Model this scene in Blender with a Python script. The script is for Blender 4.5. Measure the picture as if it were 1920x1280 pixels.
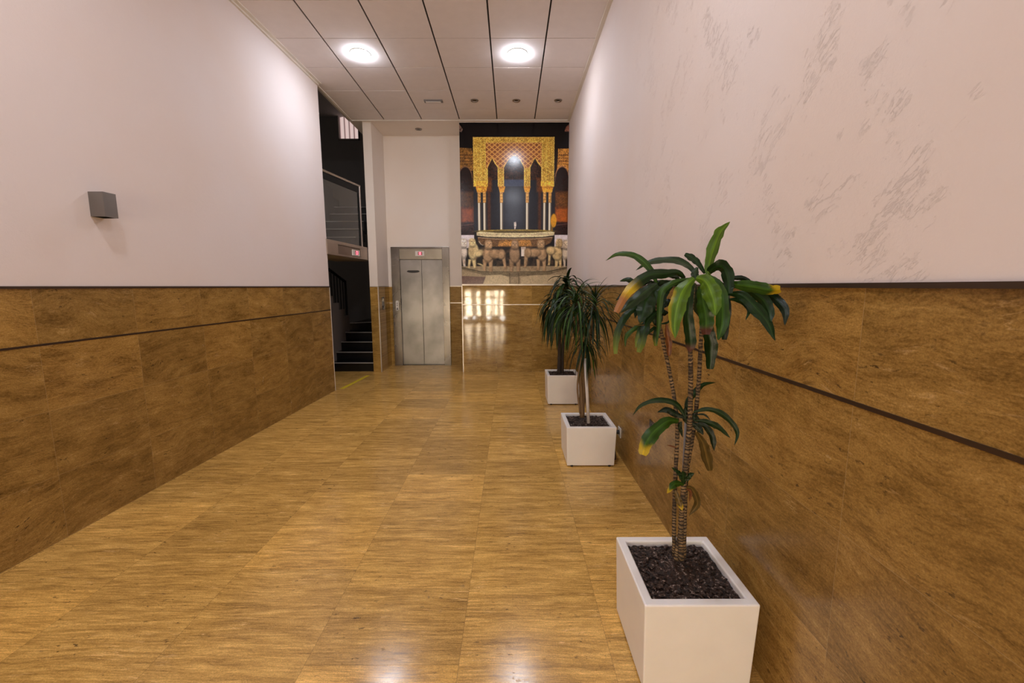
import bpy, bmesh, math, random
import numpy as np
from mathutils import Vector, Matrix, noise

for o in list(bpy.data.objects):
    bpy.data.objects.remove(o)
S = bpy.context.scene
C = S.collection

# ------------------------------------------------------------------ camera, world, exposure
FPX = 779.02                       # focal length in pixels of a 1920 px wide frame
PITCH, YAW, ROLL, EYE = .13204, .00194, -.00195, 1.4815
_cp, _sp, _cy, _sy = math.cos(PITCH), math.sin(PITCH), math.cos(YAW), math.sin(YAW)
FWD = Vector((_sy * _cp, _cy * _cp, -_sp))
_r0 = Vector((_cy, -_sy, 0)); _u0 = _r0.cross(FWD)
RGT = math.cos(ROLL) * _r0 + math.sin(ROLL) * _u0
UPV = -math.sin(ROLL) * _r0 + math.cos(ROLL) * _u0
cd = bpy.data.cameras.new('camera'); cam = bpy.data.objects.new('camera', cd); C.objects.link(cam)
cd.sensor_width = 36; cd.lens = FPX / 1920 * 36; cd.clip_start = .05; cd.clip_end = 100
M = Matrix((RGT, UPV, -FWD)).transposed().to_4x4(); M.translation = (0, 0, EYE)
cam.matrix_world = M
S.camera = cam
w = bpy.data.worlds.new('night'); S.world = w; w.use_nodes = True
w.node_tree.nodes['Background'].inputs[0].default_value = (.30, .34, .45, 1)
w.node_tree.nodes['Background'].inputs[1].default_value = .02
S.view_settings.view_transform = 'Standard'; S.view_settings.look = 'None'
S.view_settings.gamma = 1; S.view_settings.use_curve_mapping = False
S.view_settings.exposure = 1.38
LAMP_COL = (.86, .90, 1.0); LAMP_POWER = 68.0      # diffusers of the round ceiling lamps
# the lit street outside the entrance door behind the viewer
for _x0, _x1 in ((-2.13, -1.85), (-1.70, -1.44), (-1.15, -.95), (-.87, -.62), (-.50, -.37)):
    sl = bpy.data.lights.new('street_light', 'AREA'); sl.shape = 'RECTANGLE'; sl.size = _x1 - _x0; sl.size_y = 1.15
    sl.energy = 64 * (_x1 - _x0); sl.color = (1.0, .80, .56)
    slo = bpy.data.objects.new('street_light', sl); C.objects.link(slo); slo.location = ((_x0 + _x1) / 2, -5.2, .68); slo.rotation_euler = (math.pi / 2, 0, 0)
# dim fill light added in the stairwell to set off the railing
sl = bpy.data.lights.new('stairwell_fill', 'POINT'); sl.energy = 7; sl.color = (1, .93, .88); sl.shadow_soft_size = .15
slo = bpy.data.objects.new('stairwell_fill', sl); C.objects.link(slo); slo.location = (-5.2, 5.6, 3.4)

def at(px, py, Y):
    """world point at depth Y (metres down the hall) seen at a pixel of the photograph"""
    d = FWD + RGT * ((px - 960) / FPX) - UPV * ((py - 640) / FPX)
    return Vector((0, 0, EYE)) + d * (Y / d.y)

# ------------------------------------------------------------------ helpers
def lin(r, g, b):
    f = lambda c: ((c / 255 + .055) / 1.055) ** 2.4 if c > 10 else c / 255 / 12.92
    return (f(r), f(g), f(b))

def obj(name, bm, mats, parent=None, smooth=False, bevel=0):
    me = bpy.data.meshes.new(name)
    if smooth:
        for f in bm.faces: f.smooth = True
    bm.to_mesh(me); bm.free()
    if not isinstance(mats, (list, tuple)): mats = [mats]
    for m in mats: me.materials.append(m)
    o = bpy.data.objects.new(name, me); C.objects.link(o)
    if parent:
        o.parent = parent
        me.transform(Matrix.Translation(-world_loc(parent)))
    if bevel:
        b = o.modifiers.new('bevel', 'BEVEL'); b.width = bevel; b.segments = 3; b.limit_method = 'ANGLE'
    return o

def world_loc(o):
    v = Vector((0, 0, 0))
    while o:
        v = v + o.location; o = o.parent
    return v

def thing(name, label, cat, loc=(0, 0, 0), group=None):
    o = bpy.data.objects.new(name, None); C.objects.link(o); o.location = loc
    o.empty_display_size = .1
    return tag(o, label, cat, group)

def tag(o, label, cat, group=None, kind=None):
    o['label'] = label; o['category'] = cat
    if group: o['group'] = group
    if kind: o['kind'] = kind
    return o

def struct(o):
    o['kind'] = 'structure'; return o

def bx(bm, x0, x1, y0, y1, z0, z1, mi=0):
    v = [bm.verts.new((x, y, z)) for z in (z0, z1) for y in (y0, y1) for x in (x0, x1)]
    for q in ((0, 2, 3, 1), (4, 5, 7, 6), (0, 1, 5, 4), (1, 3, 7, 5), (3, 2, 6, 7), (2, 0, 4, 6)):
        f = bm.faces.new([v[i] for i in q]); f.material_index = mi
    return v

def prism(bm, base, vec, mi=0):
    """closed prism: polygon 'base' (3-D points) extruded by vec"""
    a = [bm.verts.new(p) for p in base]; b = [bm.verts.new(Vector(p) + Vector(vec)) for p in base]
    n = len(a); fs = [bm.faces.new(a), bm.faces.new(b[::-1])]
    for i in range(n):
        fs.append(bm.faces.new((a[i], b[i], b[(i + 1) % n], a[(i + 1) % n])))
    for f in fs: f.material_index = mi
    bmesh.ops.recalc_face_normals(bm, faces=fs)

def catmull(P, n):
    P = [Vector(p) for p in P]
    Q = [2 * P[0] - P[1]] + P + [2 * P[-1] - P[-2]]
    out = []
    L = len(P) - 1
    for k in range(n + 1):
        t = k / n * L; i = min(int(t), L - 1); t -= i
        a, b, c, d = Q[i:i + 4]
        out.append(.5 * ((2 * b) + (c - a) * t + (2 * a - 5 * b + 4 * c - d) * t * t + (3 * b - a - 3 * c + d) * t ** 3))
    return out

def tube(bm, pts, r, seg=10, cap=True, mi=0):
    rr = r if callable(r) else (lambda s: r)
    rings = []; n = len(pts); side = None
    for i, p in enumerate(pts):
        p = Vector(p)
        t = (Vector(pts[min(i + 1, n - 1)]) - Vector(pts[max(i - 1, 0)])).normalized()
        if side is None:
            side = t.cross(Vector((0, 1, .1))).normalized()
        side = (side - t * side.dot(t)).normalized(); up = t.cross(side)
        q = rr(i / (n - 1))
        rings.append([bm.verts.new(p + q * (math.cos(a) * side + math.sin(a) * up)) for a in [2 * math.pi * k / seg for k in range(seg)]])
    for A, B in zip(rings, rings[1:]):
        for k in range(seg):
            f = bm.faces.new((A[k], A[(k + 1) % seg], B[(k + 1) % seg], B[k])); f.material_index = mi
    if cap:
        bm.faces.new(rings[0][::-1]).material_index = mi; bm.faces.new(rings[-1]).material_index = mi

def lathe(bm, prof, c, seg=40, mi=0):
    """profile [(r, z)] turned about the vertical axis through c; r=0 ends are closed"""
    rings = []
    for r, z in prof:
        if r <= 1e-6: rings.append([bm.verts.new((c[0], c[1], c[2] + z))])
        else: rings.append([bm.verts.new((c[0] + r * math.cos(2 * math.pi * k / seg), c[1] + r * math.sin(2 * math.pi * k / seg), c[2] + z)) for k in range(seg)])
    for A, B in zip(rings, rings[1:]):
        for k in range(seg):
            a = [A[0]] if len(A) == 1 else [A[k], A[(k + 1) % seg]]
            b = [B[0]] if len(B) == 1 else [B[(k + 1) % seg], B[k]]
            f = bm.faces.new(a + b); f.material_index = mi

# ------------------------------------------------------------------ materials
class NT:
    def __init__(s, name):
        s.m = bpy.data.materials.new(name); s.m.use_nodes = True
        s.t = s.m.node_tree; s.b = s.t.nodes['Principled BSDF']
    def n(s, typ, **k):
        x = s.t.nodes.new(typ)
        for a, v in k.items(): setattr(x, a, v)
        return x
    def put(s, sock, v):
        if isinstance(v, bpy.types.NodeSocket): s.t.links.new(v, sock)
        elif v is not None: sock.default_value = v
    def math(s, op, a, b=None, c=None, clamp=False):
        x = s.n('ShaderNodeMath', operation=op, use_clamp=clamp)
        s.put(x.inputs[0], a); s.put(x.inputs[1], b)
        if c is not None: s.put(x.inputs[2], c)
        return x.outputs[0]
    def vec(s, a, b, c):
        x = s.n('ShaderNodeCombineXYZ'); s.put(x.inputs[0], a); s.put(x.inputs[1], b); s.put(x.inputs[2], c); return x.outputs[0]
    def noise(s, v, scale, detail=4, rough=.55, dist=0):
        x = s.n('ShaderNodeTexNoise'); s.put(x.inputs['Vector'], v)
        x.inputs['Scale'].default_value = scale; x.inputs['Detail'].default_value = detail
        x.inputs['Roughness'].default_value = rough; x.inputs['Distortion'].default_value = dist
        return x.outputs['Fac']
    def ramp(s, f, stops, interp='LINEAR'):
        x = s.n('ShaderNodeValToRGB'); s.put(x.inputs[0], f); cr = x.color_ramp; cr.interpolation = interp
        while len(cr.elements) < len(stops): cr.elements.new(.5)
        for e, (p, c) in zip(cr.elements, stops):
            e.position = p; e.color = (c, c, c, 1) if isinstance(c, (int, float)) else (c[0], c[1], c[2], 1)
        return x.outputs[0]
    def mix(s, f, a, b, mode='MIX'):
        x = s.n('ShaderNodeMix', data_type='RGBA', blend_type=mode)
        s.put(x.inputs[0], f)
        for k, v in ((6, a), (7, b)):
            s.put(x.inputs[k], (*v, 1) if isinstance(v, tuple) and len(v) == 3 else v)
        return x.outputs[2]
    def bump(s, h, strength, dist=.01):
        x = s.n('ShaderNodeBump'); s.put(x.inputs['Height'], h); x.inputs['Strength'].default_value = strength
        x.inputs['Distance'].default_value = dist; s.t.links.new(x.outputs[0], s.b.inputs['Normal'])
    def pos(s):
        g = s.n('ShaderNodeTexCoord'); x = s.n('ShaderNodeSeparateXYZ'); s.t.links.new(g.outputs['Object'], x.inputs[0])
        return g.outputs['Object'], x.outputs[0], x.outputs[1], x.outputs[2]
    def set(s, **k):
        for a, v in k.items():
            key = a.replace('_', ' ')
            if isinstance(v, tuple) and len(v) == 3: v = (*v, 1)
            s.put(s.b.inputs[key], v)
        return s.m

def plain(name, col, rough=.5, metal=0, spec=.5, coat=0, trans=0, emit=None, es=0):
    t = NT(name)
    P, x, y, z = t.pos()
    v = t.noise(P, 9, 5)
    c = t.mix(t.math('MULTIPLY', v, .35), tuple(col), tuple(q * .72 for q in col))
    t.set(Base_Color=c, Roughness=rough, Metallic=metal)
    t.b.inputs['Specular IOR Level'].default_value = spec
    t.b.inputs['Coat Weight'].default_value = coat
    t.b.inputs['Transmission Weight'].default_value = trans
    if emit:
        t.b.inputs['Emission Color'].default_value = (*emit, 1); t.b.inputs['Emission Strength'].default_value = es
    return t.m

def travertine(name, plane, pw, ph, u0, v0, tone=1.0, stagger=0.0, wav=.1, streak=9.0, joint=.6, rough=.16, pits=.5, ust=1.3, tint=(1, 1, 1), jm_=.38, rv=.14, wt=(.30, .18, .25, .27), vein=.6, dark=.45):
    t = NT(name); P, X, Y, Z = t.pos()
    u, v = {'floor': (X, Y), 'y': (Y, Z), 'x': (X, Z)}[plane]
    cv = t.math('FLOOR', t.math('DIVIDE', t.math('SUBTRACT', v, v0), ph))
    us = t.math('ADD', u, t.math('MULTIPLY', cv, stagger))
    cu = t.math('FLOOR', t.math('DIVIDE', t.math('SUBTRACT', us, u0), pw))
    if plane == 'floor':      # columns stay continuous, the cross joints shift
        cu = t.math('FLOOR', t.math('DIVIDE', t.math('SUBTRACT', u, u0), pw))
        us = u
        vs = t.math('ADD', v, t.math('MULTIPLY', cu, stagger))
        cv = t.math('FLOOR', t.math('DIVIDE', t.math('SUBTRACT', vs, v0), ph))
    else: vs = v
    wn = t.n('ShaderNodeTexWhiteNoise', noise_dimensions='2D'); t.put(wn.inputs['Vector'], t.vec(cu, cv, 0))
    r = wn.outputs['Value']; sc = t.n('ShaderNodeSeparateColor'); t.put(sc.inputs[0], wn.outputs['Color'])
    ou = t.math('MULTIPLY', sc.outputs[0], 17.0); ov = t.math('MULTIPLY', sc.outputs[1], 23.0)
    uu = t.math('ADD', u, ou); vv = t.math('ADD', v, ov)
    warp = t.noise(t.vec(uu, vv, 0), 1.8, 2, .45)
    warp2 = t.noise(t.vec(uu, t.math('MULTIPLY', vv, 2.5), 3.3), 4.0, 2, .5)
    amt = t.math('MULTIPLY', t.math('ADD', .35, sc.outputs[2]), wav)
    v2 = t.math('ADD', vv, t.math('MULTIPLY', t.math('SUBTRACT', warp, .5), t.math('MULTIPLY', amt, 5.0)))
    v2 = t.math('ADD', v2, t.math('MULTIPLY', t.math('SUBTRACT', warp2, .5), t.math('MULTIPLY', amt, .45)))
    s1 = t.noise(t.vec(t.math('MULTIPLY', uu, ust), t.math('MULTIPLY', v2, streak), 0), 1.6, 10, .68)
    s2 = t.noise(t.vec(t.math('MULTIPLY', uu, 6), t.math('MULTIPLY', v2, streak * 7), 5), 1.5, 6, .6)
    s3 = t.noise(t.vec(t.math('MULTIPLY', uu, 60), t.math('MULTIPLY', v2, streak * 26), 7), 1.0, 4, .7)
    blot = t.noise(t.vec(uu, t.math('MULTIPLY', vv, 1.6), 9), 4.5, 9, .74)
    f = t.math('ADD', t.math('MULTIPLY', s1, wt[0]), t.math('ADD', t.math('MULTIPLY', s2, wt[1]), t.math('ADD', t.math('MULTIPLY', blot, wt[2]), t.math('MULTIPLY', s3, wt[3]))))
    k = tone
    c = t.ramp(f, [(.37, (.10 * k, .056 * k, .016 * k)), (.44, (.25 * k, .150 * k, .042 * k)), (.50, (.37 * k, .232 * k, .068 * k)),
                   (.56, (.48 * k, .312 * k, .100 * k)), (.63, (.70 * k, .49 * k, .19 * k))])
    c = t.mix(1.0, c, t.ramp(r, [(0, (.84, .83, .82)), (.5, (1, 1, 1)), (1, (1.14, 1.12, 1.08))]), 'MULTIPLY')
    # pits and pale calcite flecks
    pn = t.noise(t.vec(t.math('MULTIPLY', uu, 22), t.math('MULTIPLY', v2, 48), 1), 1.0, 5, .65)
    pm = t.math('MULTIPLY', t.ramp(pn, [(.61, 0), (.65, 1)]), t.ramp(t.noise(t.vec(uu, vv, 4), 4, 3), [(.45, 0), (.62, 1)]))
    c = t.mix(t.math('MULTIPLY', pm, pits), c, (.035, .02, .01))
    ln = t.noise(t.vec(t.math('MULTIPLY', uu, 9), t.math('MULTIPLY', v2, 34), 8), 1.0, 6, .7)
    lm = t.math('MULTIPLY', t.ramp(ln, [(.585, 0), (.68, 1)]), t.ramp(t.noise(t.vec(uu, vv, 14), 3, 3), [(.52, 0), (.66, 1)]))
    c = t.mix(t.math('MULTIPLY', lm, .75), c, (.66 * k, .46 * k, .22 * k))
    cn = t.noise(t.vec(t.math('MULTIPLY', uu, ust * 1.2), t.math('MULTIPLY', v2, streak * 2.0), 41), 1.0, 6, .58)
    crk = t.math('MULTIPLY', t.ramp(t.math('ABSOLUTE', t.math('SUBTRACT', cn, .5)), [(.001, 1), (.008, 0)]), t.ramp(t.noise(t.vec(uu, vv, 51), 4, 5, .6), [(.54, 0), (.64, 1)]))
    c = t.mix(t.math('MULTIPLY', crk, vein), c, (.70 * k, .50 * k, .24 * k))
    dn = t.noise(t.vec(t.math('MULTIPLY', uu, ust * 2.2), t.math('MULTIPLY', v2, streak * 6), 21), 1.0, 7, .7)
    dm = t.math('MULTIPLY', t.ramp(dn, [(.555, 0), (.63, 1)]), t.ramp(t.noise(t.vec(uu, vv, 31), 3, 3), [(.42, 0), (.6, 1)]))
    c = t.mix(t.math('MULTIPLY', dm, dark), c, (.10 * k, .055 * k, .018 * k))
    c = t.mix(1.0, c, tint, 'MULTIPLY')
    c = t.mix(1.0, c, t.ramp(t.noise(t.vec(uu, vv, 61), 190, 3, .7), [(.35, .80), (.5, 1), (.66, 1.22)]), 'MULTIPLY')
    # joints
    fu = t.math('FRACT', t.math('DIVIDE', t.math('SUBTRACT', us, u0), pw)); fv = t.math('FRACT', t.math('DIVIDE', t.math('SUBTRACT', vs, v0), ph))
    eu = t.math('MULTIPLY', t.math('MINIMUM', fu, t.math('SUBTRACT', 1, fu)), pw); ev = t.math('MULTIPLY', t.math('MINIMUM', fv, t.math('SUBTRACT', 1, fv)), ph)
    jm = t.ramp(t.math('MULTIPLY', t.math('MINIMUM', eu, ev), 100), [(.06, 1), (.12, 0)])
    c = t.mix(t.math('MULTIPLY', jm, jm_), c, (.15 * joint, .09 * joint, .04 * joint) if joint < 1 else (.5, .36, .19))
    rn = t.noise(t.vec(uu, vv, 2), 7, 4)
    t.set(Base_Color=c, Roughness=t.math('ADD', rough, t.math('MULTIPLY', rn, rv)))
    t.b.inputs['Specular IOR Level'].default_value = .5
    h = t.math('SUBTRACT', t.math('MULTIPLY', t.noise(t.vec(u, v, 0), 2.4, 2), .7), t.math('ADD', t.math('MULTIPLY', pm, .25), t.math('MULTIPLY', jm, .2)))
    t.bump(h, .25, .006)
    return t.m

def plaster(name, col, marks=.5, gate=None):
    t = NT(name); P, X, Y, Z = t.pos()
    fine = t.noise(P, 130, 6, .6); mid = t.noise(P, 26, 5, .6)
    a, b = t.math('SUBTRACT', t.math('MULTIPLY', Z, .62), t.math('MULTIPLY', Y, .78)), t.math('ADD', t.math('MULTIPLY', Z, .78), t.math('MULTIPLY', Y, .62))
    wv = t.noise(P, 3, 3)
    b2 = t.math('ADD', b, t.math('MULTIPLY', wv, .10))
    tr = t.noise(t.vec(t.math('MULTIPLY', a, 7), t.math('MULTIPLY', b2, 26), X), 1.0, 8, .72)
    ridge = t.ramp(t.math('ABSOLUTE', t.math('SUBTRACT', tr, .5)), [(0, 1), (.016, 0)])
    mask = t.ramp(t.noise(P, 3.2, 6, .7), [(.53, 0), (.60, 1)])
    if gate is not None:
        mask = t.math('MULTIPLY', mask, t.ramp(t.math('DIVIDE', Y, 6), [(gate, 1), (gate + .35, .12)]))
    h = t.math('ADD', t.math('MULTIPLY', fine, .18), t.math('MULTIPLY', mid, .30))
    h = t.math('ADD', h, t.math('MULTIPLY', t.math('MULTIPLY', ridge, mask), marks))
    v = t.noise(P, .9, 3, .5)
    c = t.mix(t.ramp(v, [(.35, 0), (.65, 1)]), tuple(col), (col[0] * .985, col[1] * .945, col[2] * .90))
    t.set(Base_Color=c, Roughness=.75); t.b.inputs['Specular IOR Level'].default_value = .25
    t.bump(h, .55, .006)
    return t.m

def steel(name, col=(.42, .40, .38), rough=.32, vert=True, wear_sheen=.8):
    t = NT(name); P, X, Y, Z = t.pos()
    if vert: s = t.noise(t.vec(t.math('MULTIPLY', X, 220), t.math('MULTIPLY', Y, 220), t.math('MULTIPLY', Z, 2)), 1, 4)
    else: s = t.noise(t.vec(t.math('MULTIPLY', X, 2), t.math('MULTIPLY', Y, 2), t.math('MULTIPLY', Z, 220)), 1, 4)
    big = t.noise(P, 3.2, 3, .5)
    c = t.mix(t.math('MULTIPLY', s, .35), tuple(col), tuple(q * .75 for q in col))
    c = t.mix(t.ramp(t.noise(t.vec(X, Y, t.math('MULTIPLY', Z, .9)), 1.6, 4, .5), [(.40, 0), (.60, 1)]), c, tuple(q * wear_sheen for q in col))  # cloudy tone: wear plus uneven steel reflections put into the colour
    t.set(Base_Color=c, Metallic=1.0, Roughness=t.math('ADD', rough - .08, t.math('MULTIPLY', big, .16)))
    t.bump(t.math('MULTIPLY', s, .1), .2, .004)
    return t.m

WALLC = (.80, .72, .70)
m_floor = travertine('polished_travertine_floor', 'floor', .61, .42, -.82, 1.04, 1.52, .14, .010, 12, .3, .12, .8, 1.2, (1.05, .98, .86), jm_=.5, wt=(.32, .32, .14, .22), vein=.8, dark=.65)
m_wall_y = travertine('travertine_wall_along', 'y', .60, .385, 1.12, 1.158, .73, 0, .06, 5.5, 1.2, .17, .95, 1.9, (1.12, 1.02, .90))
m_wall_x = travertine('travertine_wall_across', 'x', .60, .385, -.845, 1.158, .90, 0, .03, 7, .6, .035, .5, 1.7, (1.02, .97, .86), rv=.03)
m_plaster = plaster('warm_white_plaster', WALLC, .25, .1)
m_plaster_r = plaster('trowelled_warm_white_plaster', WALLC, 1.0, .25)
m_plain_wall = plaster('smooth_warm_white_paint', (.84, .775, .72), 0)
m_dark_metal = plain('dark_metal_strip', (.11, .075, .055), .35, .8)  # dark reflections on the wall strips are put into this colour
m_alu = steel('satin_aluminium_strip', (.62, .57, .50), .40)
m_steel = steel('brushed_steel', (.30, .29, .285), .36, True, .62)
m_steel_dark = steel('brushed_steel_jamb', (.27, .25, .23), .26, True, .6)
m_tile = plain('white_mineral_tile', (.84, .78, .77), .85, spec=.2)
m_gap = plain('dark_ceiling_gap', (.02, .015, .015), .9)
m_edge = plain('cream_edge_profile', (.80, .74, .66), .6)
m_black = plain('black_plastic', (.012, .012, .013), .4)
m_white = plain('white_plastic', (.75, .72, .68), .4)
m_hall = plain('shade_toned_stairwell_wall', (.15, .135, .125), .7)  # wall colour kept dark to stand in for the unlit stairwell
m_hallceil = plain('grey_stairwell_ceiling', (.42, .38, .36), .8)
m_granite = plain('black_granite_tread', (.008, .008, .009), .25)
m_nose = plain('pale_nosing_strip', (.34, .31, .28), .5)
m_stringer = plain('painted_stringer', (.23, .20, .18), .7)
m_iron = plain('black_iron', (.006, .007, .008), .6, 0, spec=.2)
m_yellow = plain('yellow_hazard_tape', (.75, .55, .02), .5)
m_pot = plain('milky_white_polyethylene', (.92, .89, .86), .38)
m_pot.node_tree.nodes['Principled BSDF'].inputs['Subsurface Weight'].default_value = .25
m_pot.node_tree.nodes['Principled BSDF'].inputs['Subsurface Radius'].default_value = (.03, .022, .016)

def glassy(name, col, rough=.02):
    t = NT(name); P, X, Y, Z = t.pos()
    t.set(Base_Color=t.mix(t.math('MULTIPLY', t.noise(P, 2), .1), tuple(col), (.8, .85, .85)), Roughness=rough)
    t.b.inputs['Transmission Weight'].default_value = 1; t.b.inputs['IOR'].default_value = 1.25
    return t.m
m_glass = glassy('balustrade_glass', (.93, .96, .95))

def emitter(name, col, st):
    t = NT(name); P, X, Y, Z = t.pos()
    t.set(Base_Color=(.9, .9, .9), Roughness=.4)
    c = t.mix(t.math('MULTIPLY', t.noise(P, 3), .04), tuple(col), (1., 1., 1.))
    t.put(t.b.inputs['Emission Color'], c); t.b.inputs['Emission Strength'].default_value = st
    return t.m
m_lamp = emitter('lamp_diffuser', LAMP_COL, LAMP_POWER)
m_ground = emitter('ground_lamp_dome', (1, .97, .92), 14)
m_red = emitter('red_led_segment', (1, .02, .06), 2.2)
m_redback = plain('dark_red_display_glass', (.10, .005, .01), .2, emit=(.9, .02, .05), es=.05)

# ------------------------------------------------------------------ the room
H = 4.122; XR = .951; YM = 7.127; YR = 7.769; XRL = -2.262; XRR = -.835; YB = -3.2
lx = lambda y: -(2.7405 - .0358 * y)          # the left wall runs very slightly inward
YL = 5.84
WT = 1.475                                     # top of the stone wainscot

bm = bmesh.new(); bx(bm, -6, XR + .2, YB - .2, 9.4, -.12, 0)
struct(obj('floor', bm, m_floor))

# left wall: plaster on stone, ends at the stair opening
def skew_box(bm, y0, y1, t0, t1, z0, z1, mi):
    """box along the left wall between offsets t0 (room side) and t1 (behind)"""
    prism(bm, [(lx(y0) + t0, y0, z0), (lx(y1) + t0, y1, z0), (lx(y1) + t1, y1, z0), (lx(y0) + t1, y0, z0)], (0, 0, z1 - z0), mi)
bm = bmesh.new()
skew_box(bm, YB, YL, 0, -.16, 0, WT, 1); skew_box(bm, YB, YL, 0, -.16, WT, 5.0, 0)
struct(obj('wall_left', bm, [m_plaster, m_wall_y]))
bm = bmesh.new()
bx(bm, XR, XR + .16, YB, YM + .3, 0, WT, 1); bx(bm, XR, XR + .16, YB, YM + .3, WT, 4.6, 0)
struct(obj('wall_right', bm, [m_plaster_r, m_wall_y]))
# far wall carrying the mural, the lift recess and the narrow pier
bm = bmesh.new()
bx(bm, XRR, XR + .16, YM, YR + .2, 0, 1.50, 1); bx(bm, XRR, XR + .16, YM, YR + .2, 1.50, 4.6, 0)
struct(obj('wall_far', bm, [m_plain_wall, m_wall_x]))
bm = bmesh.new()
for z0, z1, mi in ((0, WT, 1), (WT, 5.0, 0)):
    bx(bm, -2.40, XRL, YM, YR + .2, z0, z1, mi)
struct(obj('wall_pier', bm, [m_plain_wall, m_wall_x]))
bm = bmesh.new()
bx(bm, XRL, -2.197, YR, YR + .2, 0, WT, 1); bx(bm, -1.134, XRR, YR, YR + .2, 0, WT, 1)
bx(bm, XRL, -2.197, YR, YR + .2, WT, 4.6, 0); bx(bm, -1.134, XRR, YR, YR + .2, WT, 4.6, 0)
bx(bm, -2.197, -1.134, YR, YR + .2, 2.197, 4.6, 0)
struct(obj('wall_recess', bm, [m_plain_wall, m_wall_x]))
# entrance end behind the viewer
bm = bmesh.new()
bx(bm, -2.98, -2.3, YB - .2, YB, 0, 4.6); bx(bm, .1, XR + .16, YB - .2, YB, 0, 4.6); bx(bm, -2.3, .1, YB - .2, YB, 2.5, 4.6)
struct(obj('wall_entrance', bm, m_plain_wall))
d = bpy.data.objects.new('door_1', None); C.objects.link(d); d.location = (-1.1, YB, 0); struct(d)
bm = bmesh.new()
for x in (-2.3, -1.52, -.74, .04): bx(bm, x, x + .06, YB - .12, YB - .06, 0, 2.5)
bx(bm, -2.3, .1, YB - .12, YB - .06, 0, .1); bx(bm, -2.3, .1, YB - .12, YB - .06, 2.42, 2.5); bx(bm, -2.3, .1, YB - .12, YB - .06, 1.0, 1.06)
obj('door_frame', bm, m_dark_metal, d)

for gx_, gw_ in ((-2.02, 'farthest left'), (-1.66, 'second from the left'), (-.98, 'third from the left'), (-.40, 'farthest right')):
    gl_ = thing('ground_lamp', 'small round white ground lamp outside the entrance door, %s of four' % gw_, 'ground lamp', (gx_, -4.4, 0), 'ground lamps outside the entrance')
    b_ = bmesh.new(); lathe(b_, [(0, .0005), (.09, .0005), (.09, .03), (.075, .03), (0, .03)], (gx_, -4.4, 0), 20); obj('base', b_, m_dark_metal, gl_)
    b_ = bmesh.new(); lathe(b_, [(0, .031), (.074, .031), (.078, .06), (.055, .11), (0, .13)], (gx_, -4.4, 0), 20); obj('dome', b_, m_ground, gl_, smooth=True)
bm = bmesh.new(); bx(bm, -6, 4, -6, YB - .2, -.12, 0); struct(obj('floor_pavement', bm, m_hallceil))

# ceiling: mineral tiles hung with open joints, closed above
XC0 = -2.58; XC1 = .93; YC1 = 7.075
bm = bmesh.new()
xs = [XC0 + .01] + [-2.019 + .6 * k for k in range(5)] + [XC1 - .02]
ys = [4.2524 - .6 * k for k in range(12, -1, -1)] + [4.2524 + .6 * k for k in range(1, 5)] + [YC1 - .02]
random.seed(4)
for i in range(len(xs) - 1):
    for j in range(len(ys) - 1):
        gx = .0085; gy = .0045
        x0 = xs[i] + (gx if i else 0); x1 = xs[i + 1] - (gx if i < len(xs) - 2 else 0)
        y0 = ys[j] + gy; y1 = ys[j + 1] - gy
        s = random.uniform(0, .0018)
        vv = bx(bm, x0, x1, y0, y1, H - s, H + .012, 0)
bx(bm, XC0, XC1 + .02, YB, YC1, H + .013, H + .05, 1)
struct(obj('ceiling', bm, [m_tile, m_gap]))
bm = bmesh.new()
skew_box(bm, YB, YL, .055, .0, H - .012, H, 0)
skew_box(bm, YB, YL, .020, .0, H - .030, H - .012, 0)
bx(bm, XC0 - .01, XC0 + .04, YL, YC1, H - .012, H)
bx(bm, XC0 - .02, XC0, YL, YC1, H - .012, H + .10)
bx(bm, XC1 - .02, XR, YB, YC1, H - .012, H)
bx(bm, XC0 - .02, XR, YC1 - .02, YC1, H - .014, H + .10)
struct(obj('trim_1', bm, m_edge))
bm = bmesh.new(); bx(bm, -2.6, XR + .1, YC1 + .001, YR + .2, H + .002, H + .09)
struct(obj('ceiling_recess', bm, m_plain_wall))

# metal strips
n_trim = [1]
def strip(fn, mat, bev=0):
    n_trim[0] += 1
    bm = bmesh.new(); fn(bm); return struct(obj('trim_%d' % n_trim[0], bm, mat))
strip(lambda b: skew_box(b, YB, YL + .006, .007, 0, 1.473, 1.487, 0), m_dark_metal)
strip(lambda b: skew_box(b, YB, YL + .006, .002, 0, 1.152, 1.164, 0), m_dark_metal)
strip(lambda b: bx(b, XR - .012, XR, YB, YM, 1.475, 1.489), m_dark_metal)
strip(lambda b: bx(b, XR - .003, XR, YB, YM, 1.152, 1.164), m_dark_metal)
strip(lambda b: bx(b, XRR, XR - .01, YM - .014, YM, 1.496, 1.518), m_alu)
strip(lambda b: bx(b, XRR, XR - .003, YM - .004, YM, 1.164, 1.178), m_alu)
strip(lambda b: bx(b, XRR - .008, XRR + .008, YM - .006, YM + .01, 0, 1.50), m_alu)
strip(lambda b: bx(b, XRL - .008, XRL + .008, YM - .006, YM + .01, 0, 1.487), m_alu)
strip(lambda b: bx(b, -2.404, XRL - .008, YM - .005, YM, 1.475, 1.487), m_alu)
strip(lambda b: bx(b, -1.134, XRR, YR - .005, YR, 1.478, 1.490), m_alu)
strip(lambda b: bx(b, -1.134, XRR, YR - .004, YR, 1.172, 1.184), m_alu)
strip(lambda b: bx(b, XRL, -2.197, YR - .004, YR, 1.172, 1.184), m_alu)
strip(lambda b: bx(b, XRL, XRL + .005, YM + .01, YR, 1.478, 1.490), m_alu)
strip(lambda b: skew_box(b, YL, YL + .006, .004, -.03, 0, 1.473, 0), m_edge)

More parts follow.
